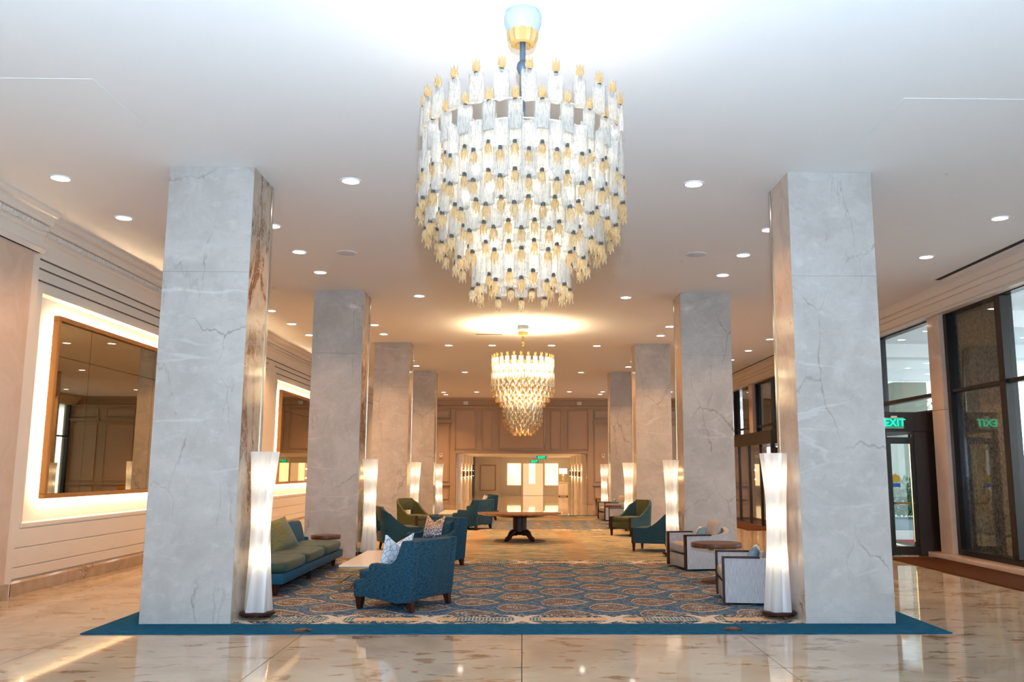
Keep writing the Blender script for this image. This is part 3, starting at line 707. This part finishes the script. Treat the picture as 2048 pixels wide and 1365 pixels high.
row(-6.02, [10.93, 12.73, 14.6, 16.5, 18.5, 20.42, 22.32, 24.2, 27.5, 31.5, 36, 43.0], 'over the left aisle by the mirrors')
bays = [13.1, 14.72, 16.3, 20.65, 22.4, 23.95, 28.2, 29.9, 31.44]
row(-3.9, bays + [42.39, 43.67], 'along the left columns')
row(3.84, bays + [41.73, 43.14], 'along the right columns')
row(-2.27, [10.94, 18.53, 26.1, 33.45, 42.1], 'just inside the left columns')
row(2.23, [10.94, 18.55, 26.05, 33.35, 41.8], 'just inside the right columns')
row(-.95, [26.05], 'left of the centre line beyond the second chandelier'); row(.85, [26.0], 'right of the centre line beyond the second chandelier')
row(7.09, [12.37, 14.76, 17.2, 19.6, 22.05, 24.5, 26.93, 29.26, 33, 37.5, 41.6], 'over the right aisle by the windows')
for x, y, w in ((-3.09, 14.78, 'left'), (3.01, 14.7, 'right')):
    t = thing('ceiling_speaker', f'flat round ceiling speaker grille on the {w} of the big chandelier', 'speaker', (x, y, H), 0, 'ceiling speakers')
    MB().lathe([(.165,0),(.165,-.008),(.15,-.012),(.001,-.012)], 30).build('grille', plain('pale_blue_grille', (.62,.68,.76), .6), t, smooth=True); MB().lathe([(.18,0),(.18,-.006),(.165,-.008)], 30, cap=False).build('rim', M_CEIL, t)
M_SEAM = plain('ceiling_seam', (.82,.82,.82), .6)
for w, x0, x1, y0, y1 in (('left', -5.6, -4.18, 8.0, 9.08), ('right', 3.836, 5.2, 8.233, 9.42)):
    t = thing('access_panel', f'flush ceiling access panel with thin bright edges at the upper {w}', 'panel', (0,0,H), 0, 'ceiling access panels')
    xi, xo = (x1, x0) if w == 'left' else (x0, x1)
    MB().box(x0, x1, y0-.003, y0+.003, -.004, 0).build('edge_strip', M_SEAM, t); MB().box(xi-.003, xi+.003, y0, y1, -.004, 0).build('edge_strip', M_SEAM, t)
tag(MB().box(-1.33, -.59, 23.86, 23.93, H-.008, H-.001).build('linear_diffuser', M_GROOVE), 'thin dark linear air diffuser in the ceiling left of the far chandelier', 'diffuser')

# ------------------------------------------------------------------ chandeliers
def tube_bm(L_=.213, a=.061, c=.03, seed=0, g=None, mat=None):
    rr = random.Random(seed); n = 8; vs = []
    for j, z in enumerate((0, L_*.5, L_)):
        for i in range(n):
            an = 2*math.pi*(i+.5)/n; k = 1 + rr.uniform(-.1,.1)
            vs.append((a*k*math.cos(an), c*k*math.sin(an), z + (rr.uniform(-.008,.008) if j != 1 else 0)))
    fs = [(j*n+i, j*n+(i+1)%n, (j+1)*n+(i+1)%n, (j+1)*n+i) for j in range(2) for i in range(n)] + [tuple(range(n))[::-1]]
    return (g or MB()).add(vs, fs, mat)
def tulip_bm(g=None, mat=None, s=.86, n=12):
    vs = []; fs = []
    prof = ((.016,0),(.031,.02),(.036,.05),(.030,.072)); tip = .122
    for r, z in prof:
        for i in range(n): an = 2*math.pi*i/n; vs.append((r*s*math.cos(an), r*s*math.sin(an), z*s))
    for j in range(3):
        for i in range(n): fs.append((j*n+i, j*n+(i+1)%n, (j+1)*n+(i+1)%n, (j+1)*n+i))
    o = len(vs); k = n // 2
    for i in range(k): an = 2*math.pi*(i*2+1)/n; vs.append((.037*s*math.cos(an), .037*s*math.sin(an), tip*s))
    for i in range(k): fs.append((3*n+2*i, 3*n+(2*i+1) % n, o+i)); fs.append((3*n+(2*i+1) % n, 3*n+(2*i+2) % n, o+i))
    return (g or MB()).add(vs, fs, mat)
def cap_bm(g=None, mat=None, s=1.0): 
    q = MB().lathe([(.014*s,-.026*s),(.016*s,-.024*s),(.017*s,.004*s)], 8)
    return (g or MB()).add(q.v, q.f, mat)
M_CAP = plain('dark_bronze_cap', (.035,.03,.022), .4)
M_ROD = plain('blue_grey_chain_sleeve', (.09,.12,.16), .45, .4)
M_CHFRAME = plain('cream_metal_frame', (.7,.62,.45), .5)

def chandelier(loc, label, rows, joined, power, bulbs, stem_mt, lcol):
    t = thing('chandelier', label, 'chandelier', loc, 0, 'tiered glass chandeliers')
    x0, y0, zc = loc
    def z(a): return a - zc
    MB().lathe([(.135,z(H)),(.155,z(5.47)),(.152,z(5.42)),(.13,z(5.36)),(.12,z(5.335))], 28).build('ceiling_bowl', plain('blue_white_glass', (.40,.47,.55), .25), t, smooth=True)
    MB().lathe([(.125,z(5.34)),(.118,z(5.28)),(.10,z(5.24)),(.06,z(5.235)),(.055,z(5.26))], 48, rfun=lambda a, zz: 1+.05*math.cos(12*a)).build('ribbed_cup', plain('gold_ribbed_glass', (.50,.31,.11), .25), t, smooth=True)
    MB().tube([(0,0,z(5.27)),(0,0,z(5.02)),(0,0,z(4.2)),(0,0,z(rows[-1][0]+.2))], .024, 10).build('stem', stem_mt, t, smooth=True)
    MB().lathe([(.02,z(5.10)),(.045,z(5.07)),(.05,z(5.03)),(.035,z(4.99)),(.02,z(4.97))], 16).build('stem_knob', stem_mt, t, smooth=True)
    seen = set()
    for zb, r, n, ph, upw in rows:
        if (round(r,2)) in seen: continue
        seen.add(round(r,2)); q = MB(); zz = z(zb + (.03 if upw else .2))
        pts = [((r-.05)*math.cos(a*math.pi/18), (r-.05)*math.sin(a*math.pi/18), zz) for a in range(37)]
        q.tube(pts, .005, 5)
        for a in range(0, 36, 9): q.tube([(0,0,zz), pts[a]], .004, 5)
        q.build('support_ring', M_CHFRAME, t)
    if joined: G = [MB(), MB(), MB()]
    else:
        tubes = [tube_bm(seed=s).mesh('glass_tube', M_TUBE, smooth=True, ang=60) for s in range(5)]
        tul = tulip_bm().mesh('tulip_finial', M_TULIP, smooth=True, ang=60); cap = cap_bm().mesh('cap', M_CAP, smooth=True)
    rr = random.Random(5)
    for zb, r, n, ph, upw in rows:
        for i in range(n):
            a = 2*math.pi*(i+ph)/n
            yaw = a + math.pi/2 + rr.uniform(-.22,.22)
            zz = z(zb) + rr.uniform(-.008,.008)
            p = Vector((r*math.cos(a), r*math.sin(a), zz))
            M1 = Matrix.Translation(p) @ Matrix.Rotation(yaw, 4, 'Z')
            if upw: M2 = Matrix.Translation(p + Vector((0,0,.225)))
            else: M2 = Matrix.Translation(p + Vector((.02*math.cos(a),.02*math.sin(a),-.018))) @ Matrix.Rotation(math.pi, 4, 'X')
            if joined:
                tube_bm(seed=i % 5, g=G[0], mat=M1); tulip_bm(G[1], M2, .86, 8); cap_bm(G[2], M2, .62)
            else:
                o = put('glass_tube', tubes[rr.randrange(5)], t); o.matrix_local = M1
                o = put('tulip_finial', tul, t); o.matrix_local = M2; put('cap', cap, o)
    if joined:
        for q, nm, mt in zip(G, ('glass_tubes', 'tulip_finials', 'finial_caps'), (M_TUBE, M_TULIP, M_CAP)):
            o = q.build(nm, mt, t, smooth=True, ang=60); o['kind'] = 'stuff'
    bm_ = MB().lathe([(.012,-.05),(.03,-.02),(.034,.01),(.02,.04),(.001,.05)], 12).mesh('bulb', M_BULB, smooth=True)
    for (bz, br, bn) in bulbs:
        for i in range(bn):
            a = 2*math.pi*(i+.3)/bn; put('bulb', bm_, t, (br*math.cos(a), br*math.sin(a), z(bz)))
    for (lz, w_) in power: lamp('POINT', 'chandelier_light', (0,0,z(lz)), w_, lcol, t, shadow_soft_size=.22)
    return t
RA = [(4.42,.79,25,0,True),(4.20,.775,25,.5,True)]
for zb, r, n in ((4.05,.79,25),(3.84,.79,25),(3.66,.735,23),(3.52,.625,20),(3.40,.495,16),(3.20,.36,12)):
    RA += [(zb, r, n, 0, False), (zb+.065, r-.04, n, .5, False)]
chandelier((-.02, 6.67, 4.0), 'huge drum chandelier of clear glass tubes with amber tulip tips hanging in the foreground', RA, False,
           [(4.35, P_CH1*.40), (3.85, P_CH1*.35), (3.45, P_CH1*.25)], ((4.25,.45,8),(3.9,.45,8),(3.62,.3,6)), M_ROD, (1,.92,.78))
RB = [(4.42,.79,27,0,True),(4.22,.775,27,.5,True)]
for zb, r, n in ((4.05,.79,30),(3.88,.79,30),(3.76,.76,28),(3.62,.66,26),(3.50,.55,22),(3.36,.48,20),(3.22,.48,22),(3.10,.47,22),(2.99,.43,20),(2.90,.36,18),(2.82,.28,14),(2.76,.2,10)):
    RB += [(zb, r, n, 0, False), (zb+.05, r-.04, n, .5, False)]
chandelier((-.015, 22.42, 4.0), 'far two-tier chandelier of glass tubes glowing above the round centre table', RB, True,
           [(4.15, P_CH2*.08), (3.8, P_CH2*.32), (3.45, P_CH2*.24), (3.1, P_CH2*.36)], ((4.2,.5,8),(3.85,.45,8),(3.2,.2,5)), M_BRASS, (1,.76,.46))

# ------------------------------------------------------------------ floor lamps
def floor_lamp():
    t = thing('floor_lamp', '', 'lamp', (0,0,.014), 0, 'tall white pleated floor lamps')
    MB().lathe([(.20,.045),(.212,.055),(.212,.075),(.195,.085)], 32).build('base_disc', M_WOOD, t, smooth=True)
    for k in range(3):
        a = 2*math.pi*k/3 + .5; MB().taper(.15*math.cos(a), .15*math.sin(a), 0, .05, .018, .018, .025, .025).build('foot', M_WALNUT, t, bevel=.004, seg=1)
    g = MB(); n = 40; rows = 28; z0, z1 = .085, 1.985
    for j in range(rows+1):
        u = j/rows; zz = z0+(z1-z0)*u; rad = .128 + .052*abs(2*u-1)**1.7 ; tw = .9*(u-.5)
        for i in range(n):
            a = 2*math.pi*i/n; s = abs(((a*5/(2*math.pi)) % 1) - .5)*2
            g.v.append(((rad*(1-.30*s))*math.cos(a+tw), (rad*(1-.30*s))*math.sin(a+tw), zz))
    for j in range(rows):
        for i in range(n): g.f.append((j*n+i, j*n+(i+1)%n, (j+1)*n+(i+1)%n, (j+1)*n+i))
    g.build('shade', M_SHADE, t, smooth=True, ang=28)
    MB().tube([(0,0,.08),(0,0,1.7)], .012).build('inner_rod', M_CHROME, t)
    bm_ = MB().lathe([(.012,-.06),(.035,-.02),(.04,.02),(.025,.05),(.001,.06)], 14).mesh('bulb', M_BULB, smooth=True)
    for zz in (.72, 1.20, 1.68): put('bulb', bm_, t, (.03,0,zz)); lamp('POINT', 'lamp_light', (0,0,zz), P_LAMP, (1,.70,.42), t, shadow_soft_size=.045)
    return t
fl0 = floor_lamp(); first = True
for sx_, nm in ((-1, 'left'), (1, 'right')):
    for k in range(4):
        x = -3.185 if sx_ < 0 else 3.125; y = 10.86 + k*DY
        lab = f'tall white pleated floor lamp at the {ordn[k]} column on the {nm}'
        if first: fl0.location = (x, y, .014); fl0['label'] = lab; fl0.rotation_euler.z = .2; first = False
        else: dup(fl0, lab, (x, y, .014), .2 + .7*k)

# ------------------------------------------------------------------ upholstery
def cushion(g_or_none, w, d, h, puff=.06, n=8):
    g = MB(); idx = {}
    # rounded box by superellipsoid grid
    nu, nv = 24, 12
    for j in range(nv+1):
        v = -math.pi/2 + math.pi*j/nv
        for i in range(nu):
            u = 2*math.pi*i/nu
            def sp(c, e): return math.copysign(abs(c)**e, c)
            g.v.append((w/2*sp(math.cos(v),.25)*sp(math.cos(u),.25), d/2*sp(math.cos(v),.25)*sp(math.sin(u),.25), h/2*sp(math.sin(v),.45)))
    for j in range(nv):
        for i in range(nu): g.f.append((j*nu+i, j*nu+(i+1)%nu, (j+1)*nu+(i+1)%nu, (j+1)*nu+i))
    return g
def place(name, g, mt, par, loc, rot=(0,0,0), **kw):
    o = g.build(name, mt, par, smooth=True, ang=50, **kw); o.location = loc; o.rotation_euler = rot; return o
def pillow_bm(w, h, t=.14, chop=0.0, n=14):
    g = MB()
    for side in (1, -1):
        o = len(g.v)
        for j in range(n+1):
            for i in range(n+1):
                u, v = 2*i/n-1, 2*j/n-1
                e = max(0, (1-u*u)*(1-v*v))**.38
                x = u*w/2*(1-.07*(1-abs(v)**2)*abs(u)); zz = v*h/2*(1-.07*(1-abs(u)**2)*abs(v))
                if chop: zz -= chop*h*max(0, 1-abs(u)*1.15)*max(0, (v+1)/2)**3
                g.v.append((x, side*t/2*e, zz + h/2))
        for j in range(n):
            for i in range(n):
                q = (o+j*(n+1)+i, o+j*(n+1)+i+1, o+(j+1)*(n+1)+i+1, o+(j+1)*(n+1)+i); g.f.append(q if side < 0 else q[::-1])
    return g
def pillow(mat, label, ch, loc, rot, w=.45, h=.45, t=.15, chop=0, trim=None, cat='pillow'):
    o = pillow_bm(w, h, t, chop).build('throw_pillow', mat, smooth=True, ang=70)
    tag(o, label, cat, 'throw pillows')
    M = Matrix.Translation(ch.location) @ Matrix.Rotation(ch.rotation_euler.z, 4, 'Z') @ Matrix.Translation(loc) @ Euler(rot).to_matrix().to_4x4()
    o.matrix_world = M
    if trim:
        s = MB(); pts = [(-w/2*.98,0,.0),(-w/2*.94,0,h/2),(-w/2*.98,0,h*.99)]; s.tube(pts, .006, 6); pr = s.build('piping', trim, o)
    return o

# club armchair, faces local -Y
def armchair():
    t = thing('club_armchair', '', 'armchair', (0,0,.014), 0, 'teal club armchairs')
    side = [(-.46,.15),(-.46,.36),(-.30,.385),(-.245,.45),(-.235,.555),(-.19,.585),(-.05,.575),(.10,.585),(.19,.66),(.27,.88),(.49,.88),(.42,.13),(.20,.10),(-.05,.135),(-.3,.155)]
    for s in (-1, 1):
        a, c = sorted((s*.50, s*.375)); MB().prism(side, a, c, 'x').build('arm', M_BLUE, t, bevel=.022, seg=2)
    MB().prism([(.16,.40),(.27,.875),(.485,.875),(.42,.14),(.2,.14)], -.3745, .3745, 'x').build('back', M_BLUE, t, bevel=.02)
    MB().prism([(.20,.42),(.28,.80),(.22,.82),(.12,.75),(.08,.46)], -.36, .36, 'x').build('back_cushion', M_BLUE, t, bevel=.03)
    MB().box(-.3745, .3745, -.45, .25, .15, .33).build('seat_base', M_BLUE, t, bevel=.015)
    place('seat_cushion', cushion(None, .745, .72, .17), M_BLUE, t, (0,-.16,.405))
    for sx2 in (-1, 1):
        MB().taper(sx2*.43,-.40,0,.16,.03,.03,.05,.05).build('leg', M_WOOD, t, bevel=.005, seg=1); MB().taper(sx2*.43,.40,0,.16,.03,.03,.045,.045,0,-.03).build('leg', M_WOOD, t, bevel=.005, seg=1)
    return t
ac = armchair()
ac['label'] = 'teal woven club armchair in the left foreground, its back to the carpet centre'; ac.location = (-1.54, 11.80, .014); ac.rotation_euler.z = R(-117)
ac2 = dup(ac, 'club armchair behind the big coffee table, facing the camera with a scale-patterned cushion', (-1.72, 16.75, .014), R(-46))
ac3 = dup(ac, 'teal club armchair left of the round centre table, its back to the camera', (-1.52, 26.7, .014), R(-117))
ac4 = dup(ac, 'farthest club armchair behind the second coffee table', (-1.45, 31.55, .014), R(-75))
pillow(M_TRI, 'white cushion with thin blue triangle lines in the foreground armchair', ac, (.12,-.12,.495), (R(-16),0,R(-14)), .50, .46, .15, .28)
pillow(M_LEAFP, 'white cushion with brown and blue scale pattern, chopped top, in the armchair behind the table', ac2, (-.02,.02,.485), (R(-16),0,R(6)), .50, .44, .15, .32)
pillow(M_LEAFP, 'pale patterned cushion in the armchair left of the round table', ac3, (-.02,.04,.485), (R(-16),0,0), .46, .40, .15, .3)
pillow(M_TRI, 'pale patterned cushion in the farthest armchair', ac4, (-.02,.04,.485), (R(-16),0,0), .46, .40, .15, .3)

# slipper chair with sweeping arms
def slipper(mt, inner_mt, opened, label):
    t = thing('slipper_chair', label, 'chair', (0,0,.014), 0, 'low chairs with sweeping arms')
    n = 14
    def top(u):     # u 0 front..1 back
        return .455 + .40*max(0,(u-.38)/.62)**1.55
    path = []
    for i in range(n+1):
        u = i/n; path.append((.36, -.40+.62*u, u*.85))
    k = 8
    for i in range(1, k+1):
        a = math.pi/2*i/k; path.append((.36-.16*(1-math.cos(a)), .22+.16*math.sin(a), .85+.15*i/k))
    for s in (-1, 1):
        g = MB(); th = .06
        for x, y, u in path:
            zt = top(min(1,u)); ln = math.hypot(x, y-.0)
            nx = 1 if y < .22 else (x-.20)/.16; ny = 0 if y < .22 else (y-.22)/.16
            q = math.hypot(nx, ny) or 1; nx, ny = nx/q, ny/q
            lean = .05*max(0,(zt-.45)/.4)
            g.v += [(s*x, y, .16), (s*(x-nx*th), y-ny*th, .16), (s*(x-nx*th), y-ny*th+lean, zt), (s*x, y+lean, zt)]
        m_ = len(path)
        for i in range(m_-1):
            for j in range(4):
                g.f.append((i*4+j, i*4+(j+1)%4, (i+1)*4+(j+1)%4, (i+1)*4+j))
        g.f.append((0,1,2,3)); g.f.append(tuple((m_-1)*4+j for j in range(4))[::-1])
        g.build('arm', mt, t, smooth=True, ang=40)
        MB().prism([(s*.365,-.41),(s*.365,-.38),(s*.30,-.38),(s*.30,-.41)], .16, .455, 'z').build('arm_trim', M_WOOD, t)
    zlo = .56 if opened else .18
    MB().prism([(.32,zlo),(.375,.855),(.435,.855),(.38,zlo)], -.22, .22, 'x').build('back', inner_mt, t, bevel=.015)
    if opened: MB().box(-.22,.22,.325,.38,.16,.36).build('lower_rail', mt, t, bevel=.01)
    MB().box(-.30,.30,-.395,.32,.18,.33).build('seat_base', inner_mt, t, bevel=.012)
    place('seat_cushion', cushion(None, .60, .72, .15), inner_mt, t, (0,-.04,.385))
    for sx2 in (-1, 1):
        MB().taper(sx2*.335,-.37,0,.17,.018,.018,.03,.03).build('leg', M_WOOD, t, bevel=.004, seg=1); MB().taper(sx2*.29,.30,0,.17,.018,.018,.03,.03,0,-.03).build('leg', M_WOOD, t, bevel=.004, seg=1)
    return t
s1 = slipper(M_TEAL, M_TEAL, False, 'dusty teal low chair with sweeping arms next to the pale swivel chair'); s1.location = (2.98, 19.72, .014); s1.rotation_euler.z = R(-112); s1.scale = (1.12,)*3
s2 = slipper(M_TEAL, M_GREEN, False, 'low chair with olive seat and teal outside between the second and third right columns'); s2.location = (3.0, 24.2, .014); s2.rotation_euler.z = R(-52); s2.scale = (1.12,)*3
s3 = slipper(M_TEAL, M_GREEN, True, 'low teal chair with an open lower back beside the second left floor lamp'); s3.location = (-2.78, 19.9, .014); s3.rotation_euler.z = R(112); s3.scale = (1.12,)*3
s4 = slipper(M_GREEN, M_GREEN, True, 'olive green low chair with open lower back before the third left floor lamp'); s4.location = (-3.02, 25.0, .014); s4.rotation_euler.z = R(50); s4.scale = (1.12,)*3

# pale swivel tub chair
def swivel():
    t = thing('swivel_chair', '', 'armchair', (0,0,.014), 0, 'pale grey swivel tub chairs')
    n = 9; path = [(.50, -.46+.56*i/n, 0) for i in range(n+1)] + [(.50*math.cos(math.pi/2*i/10)**.8 if i < 10 else 0, .10+.40*math.sin(math.pi/2*i/10), i/10) for i in range(1, 11)]
    full = path + [(-x, y, u) for x, y, u in path[::-1][1:]]
    g = MB(); th = .085
    for x, y, u in full:
        zt = .61 + .12*u**1.3
        q = Vector((x, (y-.10) if y > .10 else 0)); q = q.normalized() if q.length > 1e-4 else Vector((0,1))
        g.v += [(x,y,.035),(x-q.x*th,y-q.y*th,.035),(x-q.x*th,y-q.y*th,zt),(x,y,zt)]
    m_ = len(full)
    for i in range(m_-1):
        for j in range(4): g.f.append((i*4+j,i*4+(j+1)%4,(i+1)*4+(j+1)%4,(i+1)*4+j))
    g.f.append((0,1,2,3)); g.f.append(tuple((m_-1)*4+j for j in range(4))[::-1])
    g.build('tub_shell', M_GREY, t, smooth=True, ang=40)
    MB().box(-.412,.412,-.45,.3,.04,.27).build('seat_base', M_SEAT, t, bevel=.012)
    MB().box(-.412,.412,-.455,-.44,.272,.288).build('shadow_line', M_WOOD, t)
    place('seat_cushion', cushion(None, .82, .74, .18), M_SEAT, t, (0,-.10,.375))
    for s in (-1, 1):
        MB().prism([(s*.508,-.472),(s*.508,-.445),(s*.41,-.445),(s*.41,-.472)], .03, .622, 'z').build('front_trim', M_WOOD, t)
        MB().prism([(-.472,.610),(.02,.610),(.02,.632),(-.472,.632)], *sorted((s*.508, s*.41)), 'x').build('top_trim', M_WOOD, t)
    MB().lathe([(.34,0),(.34,.03),(.1,.034)], 28).build('swivel_plinth', M_BRONZE, t)
    return t
sw = swivel(); sw['label'] = 'pale grey swivel tub chair with dark wood edging, nearest on the right'; sw.location = (3.2, 12.28, .014); sw.rotation_euler.z = R(-97)
sw2 = dup(sw, 'pale swivel tub chair behind the round walnut table on the right', (3.27, 16.28, .014), R(-80))
sw3 = dup(sw, 'pale swivel tub chair by the third right column, left of the small far table', (3.15, 27.3, .014), R(-97))
sw4 = dup(sw, 'farthest pale swivel tub chair by the right columns', (3.25, 31.4, .014), R(-80))
for c, lab in ((sw, 'nearest pale swivel chair'), (sw2, 'swivel chair behind the round table'), (sw3, 'third swivel chair'), (sw4, 'farthest swivel chair')):
    pillow(M_STRP, f'white, green and blue striped cushion in the {lab}', c, (.0,-.05,.455), (R(-20),0,R(-12)), .50, .32, .15, .12)
    pillow(M_SEAT, f'plain oatmeal back cushion in the {lab}', c, (.02,.17,.43), (R(-18),0,0), .56, .46, .17)

def pedestal_table(label, loc, r, h):
    t = thing('round_side_table', label, 'table', loc, 0, 'round walnut side tables')
    MB().lathe([(r-.02,h-.075),(r-.005,h-.07),(r,h-.05),(r,h-.012),(r-.006,h-.003)], 48).build('rim', M_WALNUT, t, smooth=True)
    MB().lathe([(r-.02,h-.003),(r-.02,h)], 48).build('top', M_WALNUT, t)
    MB().lathe([(r*.36,h-.12),(r*.36,h-.075)], 24).build('mounting_plate', M_BRASS, t)
    MB().lathe([(.035,.05),(.03,.1),(.03,h-.1)], 20).build('column', M_WOOD, t, smooth=True)
    MB().lathe([(r*.62,0),(r*.62,.03),(r*.55,.05),(.04,.06)], 36).build('base', M_WALNUT, t, smooth=True)
    return t
pedestal_table('round walnut pedestal table between the two near pale swivel chairs', (3.13, 14.25, .014), .41, .62)
pedestal_table('small round walnut table between the far pale swivel chairs', (3.10, 29.2, .014), .41, .62)
pedestal_table('small round walnut side table at the far end of the sofa', (-3.76, 17.02, .014), .28, .53)

# sofa
so = thing('sofa', 'long armless peacock-blue sofa with green-tinted cushions by the near left columns', 'sofa', (-3.92, 14.7, .014), 0)
SL = 2.05
MB().box(-.42,.55,-SL,SL,.16,.30).build('frame', M_SOFA, so, bevel=.02)
MB().prism([(-.42,.30),(-.30,.80),(-.44,.82),(-.52,.30)], -SL, SL, 'y').build('back_frame', M_SOFA, so, bevel=.03)
for k in range(3):
    y = -SL+.05 + (2*SL-.15)/3*(k+.5)
    place('seat_cushion', cushion(None, .92, (2*SL-.15)/3-.01, .18), M_SOFAC if k != 3 else M_SOFA, so, (.10, y, .385))
for k in range(3):
    y = -SL+.05 + (2*SL-.15)/3*(k+.5)
    place('back_cushion', cushion(None, .2, (2*SL-.15)/3-.02, .42), M_SOFA, so, (-.26, y, .62), (0,R(-14),0))
MB().box(-.46,-.1,SL-.06,SL,.30,.52).build('end_rail', M_SOFA, so, bevel=.02)
for y in (-1.95, 0.0, 1.85):
    MB().taper(.42,y,0,.17,.028,.028,.045,.045).build('leg', M_WOOD, so, bevel=.004, seg=1); MB().taper(-.38,y,0,.17,.028,.028,.045,.045).build('leg', M_WOOD, so, bevel=.004, seg=1)
pillow(M_OLIVEP, 'large olive satin cushion with cream piping leaning on the sofa', so, (.06,-.10,.46), (R(-30),R(-8),R(66)), .70, .56, .18, 0, M_SEAT)
pillow(M_DENIM, 'grey blue satin cushion lying deeper on the sofa', so, (-.03,-1.15,.47), (R(-24),0,R(90)), .45, .40, .15)

# coffee tables
def coffee(label, loc):
    t = thing('coffee_table', label, 'table', loc, 0, 'low coffee tables')
    w, d, h = 1.2, 2.38, .375
    MB().box(0,w,0,d,h-.028,h).build('top', M_CTOP, t, bevel=.005, seg=1)
    for a in ((0,w,0,.018),(0,w,d-.018,d),(0,.018,.018,d-.018),(w-.018,w,.018,d-.018)): MB().box(a[0],a[1],a[2],a[3],h-.06,h-.0285).build('apron', M_BRASS, t)
    for x in (0, w-.022):
        for y in (0, d-.022): MB().box(x,x+.022,y,y+.022,0,h-.06).build('leg', M_BRASS, t)
    for x in (.003, w-.019): MB().box(x,x+.016,.022,d-.022,.12,.136).build('stretcher', M_BRASS, t)
    MB().box(.02,w-.02,d/2-.01,d/2+.01,.12,.136).build('stretcher', M_BRASS, t)
    return t
coffee('large low coffee table with cream stone top and thin brass legs before the sofa', (-2.70, 13.15, .014))
coffee('second cream-topped brass coffee table far left by the fourth column', (-2.70, 28.4, .014))

# round centre table
ct = thing('centre_table', 'round polished wooden pedestal table on claw feet in the middle of the carpet', 'table', (-.07, 22.3, .014))
MB().lathe([(1.02,.655),(1.06,.668),(1.075,.69),(1.07,.705),(1.04,.712)], 64).build('top', M_TTOP, ct, smooth=True)
MB().lathe([(.55,.60),(.60,.61),(.62,.655)], 48).build('apron', M_WOOD, ct, smooth=True)
MB().lathe([(.165,.20),(.165,.60)], 64, rfun=lambda a, z: 1+.06*abs(math.cos(5*a))).build('fluted_column', M_WOOD, ct, smooth=True)
MB().lathe([(.10,.15),(.24,.16),(.25,.20),(.17,.235)], 32).build('collar', M_WOOD, ct, smooth=True)
for k in range(4):
    a = math.pi/4 + k*math.pi/2; c, s = math.cos(a), math.sin(a)
    pr = [(.12,.20),(.24,.21),(.32,.17),(.37,.10),(.43,.05),(.50,.035)]
    MB().tube([(r_*c, r_*s, z_) for r_, z_ in pr], [.07,.075,.065,.055,.045,.03], 10).build('claw_foot', M_WOOD, ct, smooth=True)

# mustard chair near the far wall
yc = thing('side_chair', 'small mustard upholstered chair with dark legs near the far right panel', 'chair', (3.75, 41.2, 0), R(-60))
MB().prism([(.20,.42),(.26,.98),(.33,.98),(.27,.42)], -.26, .26, 'x').build('backrest', M_YELLOW, yc, bevel=.02); place('seat', cushion(None,.52,.5,.12), M_YELLOW, yc, (0,0,.46))
for sx2 in (-1,1):
    for sy in (-1,1): MB().taper(sx2*.22,sy*.22,0,.42,.014,.014,.025,.025).build('leg', M_WOOD, yc)
# potted palm in the far left corner
pp = thing('potted_palm', 'dark potted palm in the far left corner behind the second left column', 'plant', (-6.1, 43.9, 0))
MB().lathe([(.2,0),(.26,.1),(.3,.5),(.27,.5),(.25,.46)], 24).build('pot', M_BRONZE, pp, smooth=True)
MB().tube([(0,0,.4),(.04,0,1.3)], [.05,.03]).build('trunk', plain('palm_bark', (.12,.08,.05), .9), pp)
M_PALM = plain('palm_green', (.02,.05,.02), .5)
for k in range(14):
    a = k*2.4; g = MB(); L_ = random.uniform(.7,1.0); n = 7; el = random.uniform(.4,1.1)
    for i in range(n+1):
        u = i/n; r_ = L_*u*math.cos(el*(1-.3*u)); zz = 1.3+L_*(u*math.sin(el)-.75*u*u); w_ = .09*math.sin(math.pi*min(1,u+.08))
        for sgn in (-1,0,1): g.v.append((.04+r_*math.cos(a)-sgn*w_*math.sin(a), r_*math.sin(a)+sgn*w_*math.cos(a), zz+(.02 if sgn==0 else 0)))
    for i in range(n):
        for j in range(2): g.f.append((i*3+j, i*3+j+1, (i+1)*3+j+1, (i+1)*3+j))
    g.build('frond', M_PALM, pp, smooth=True)
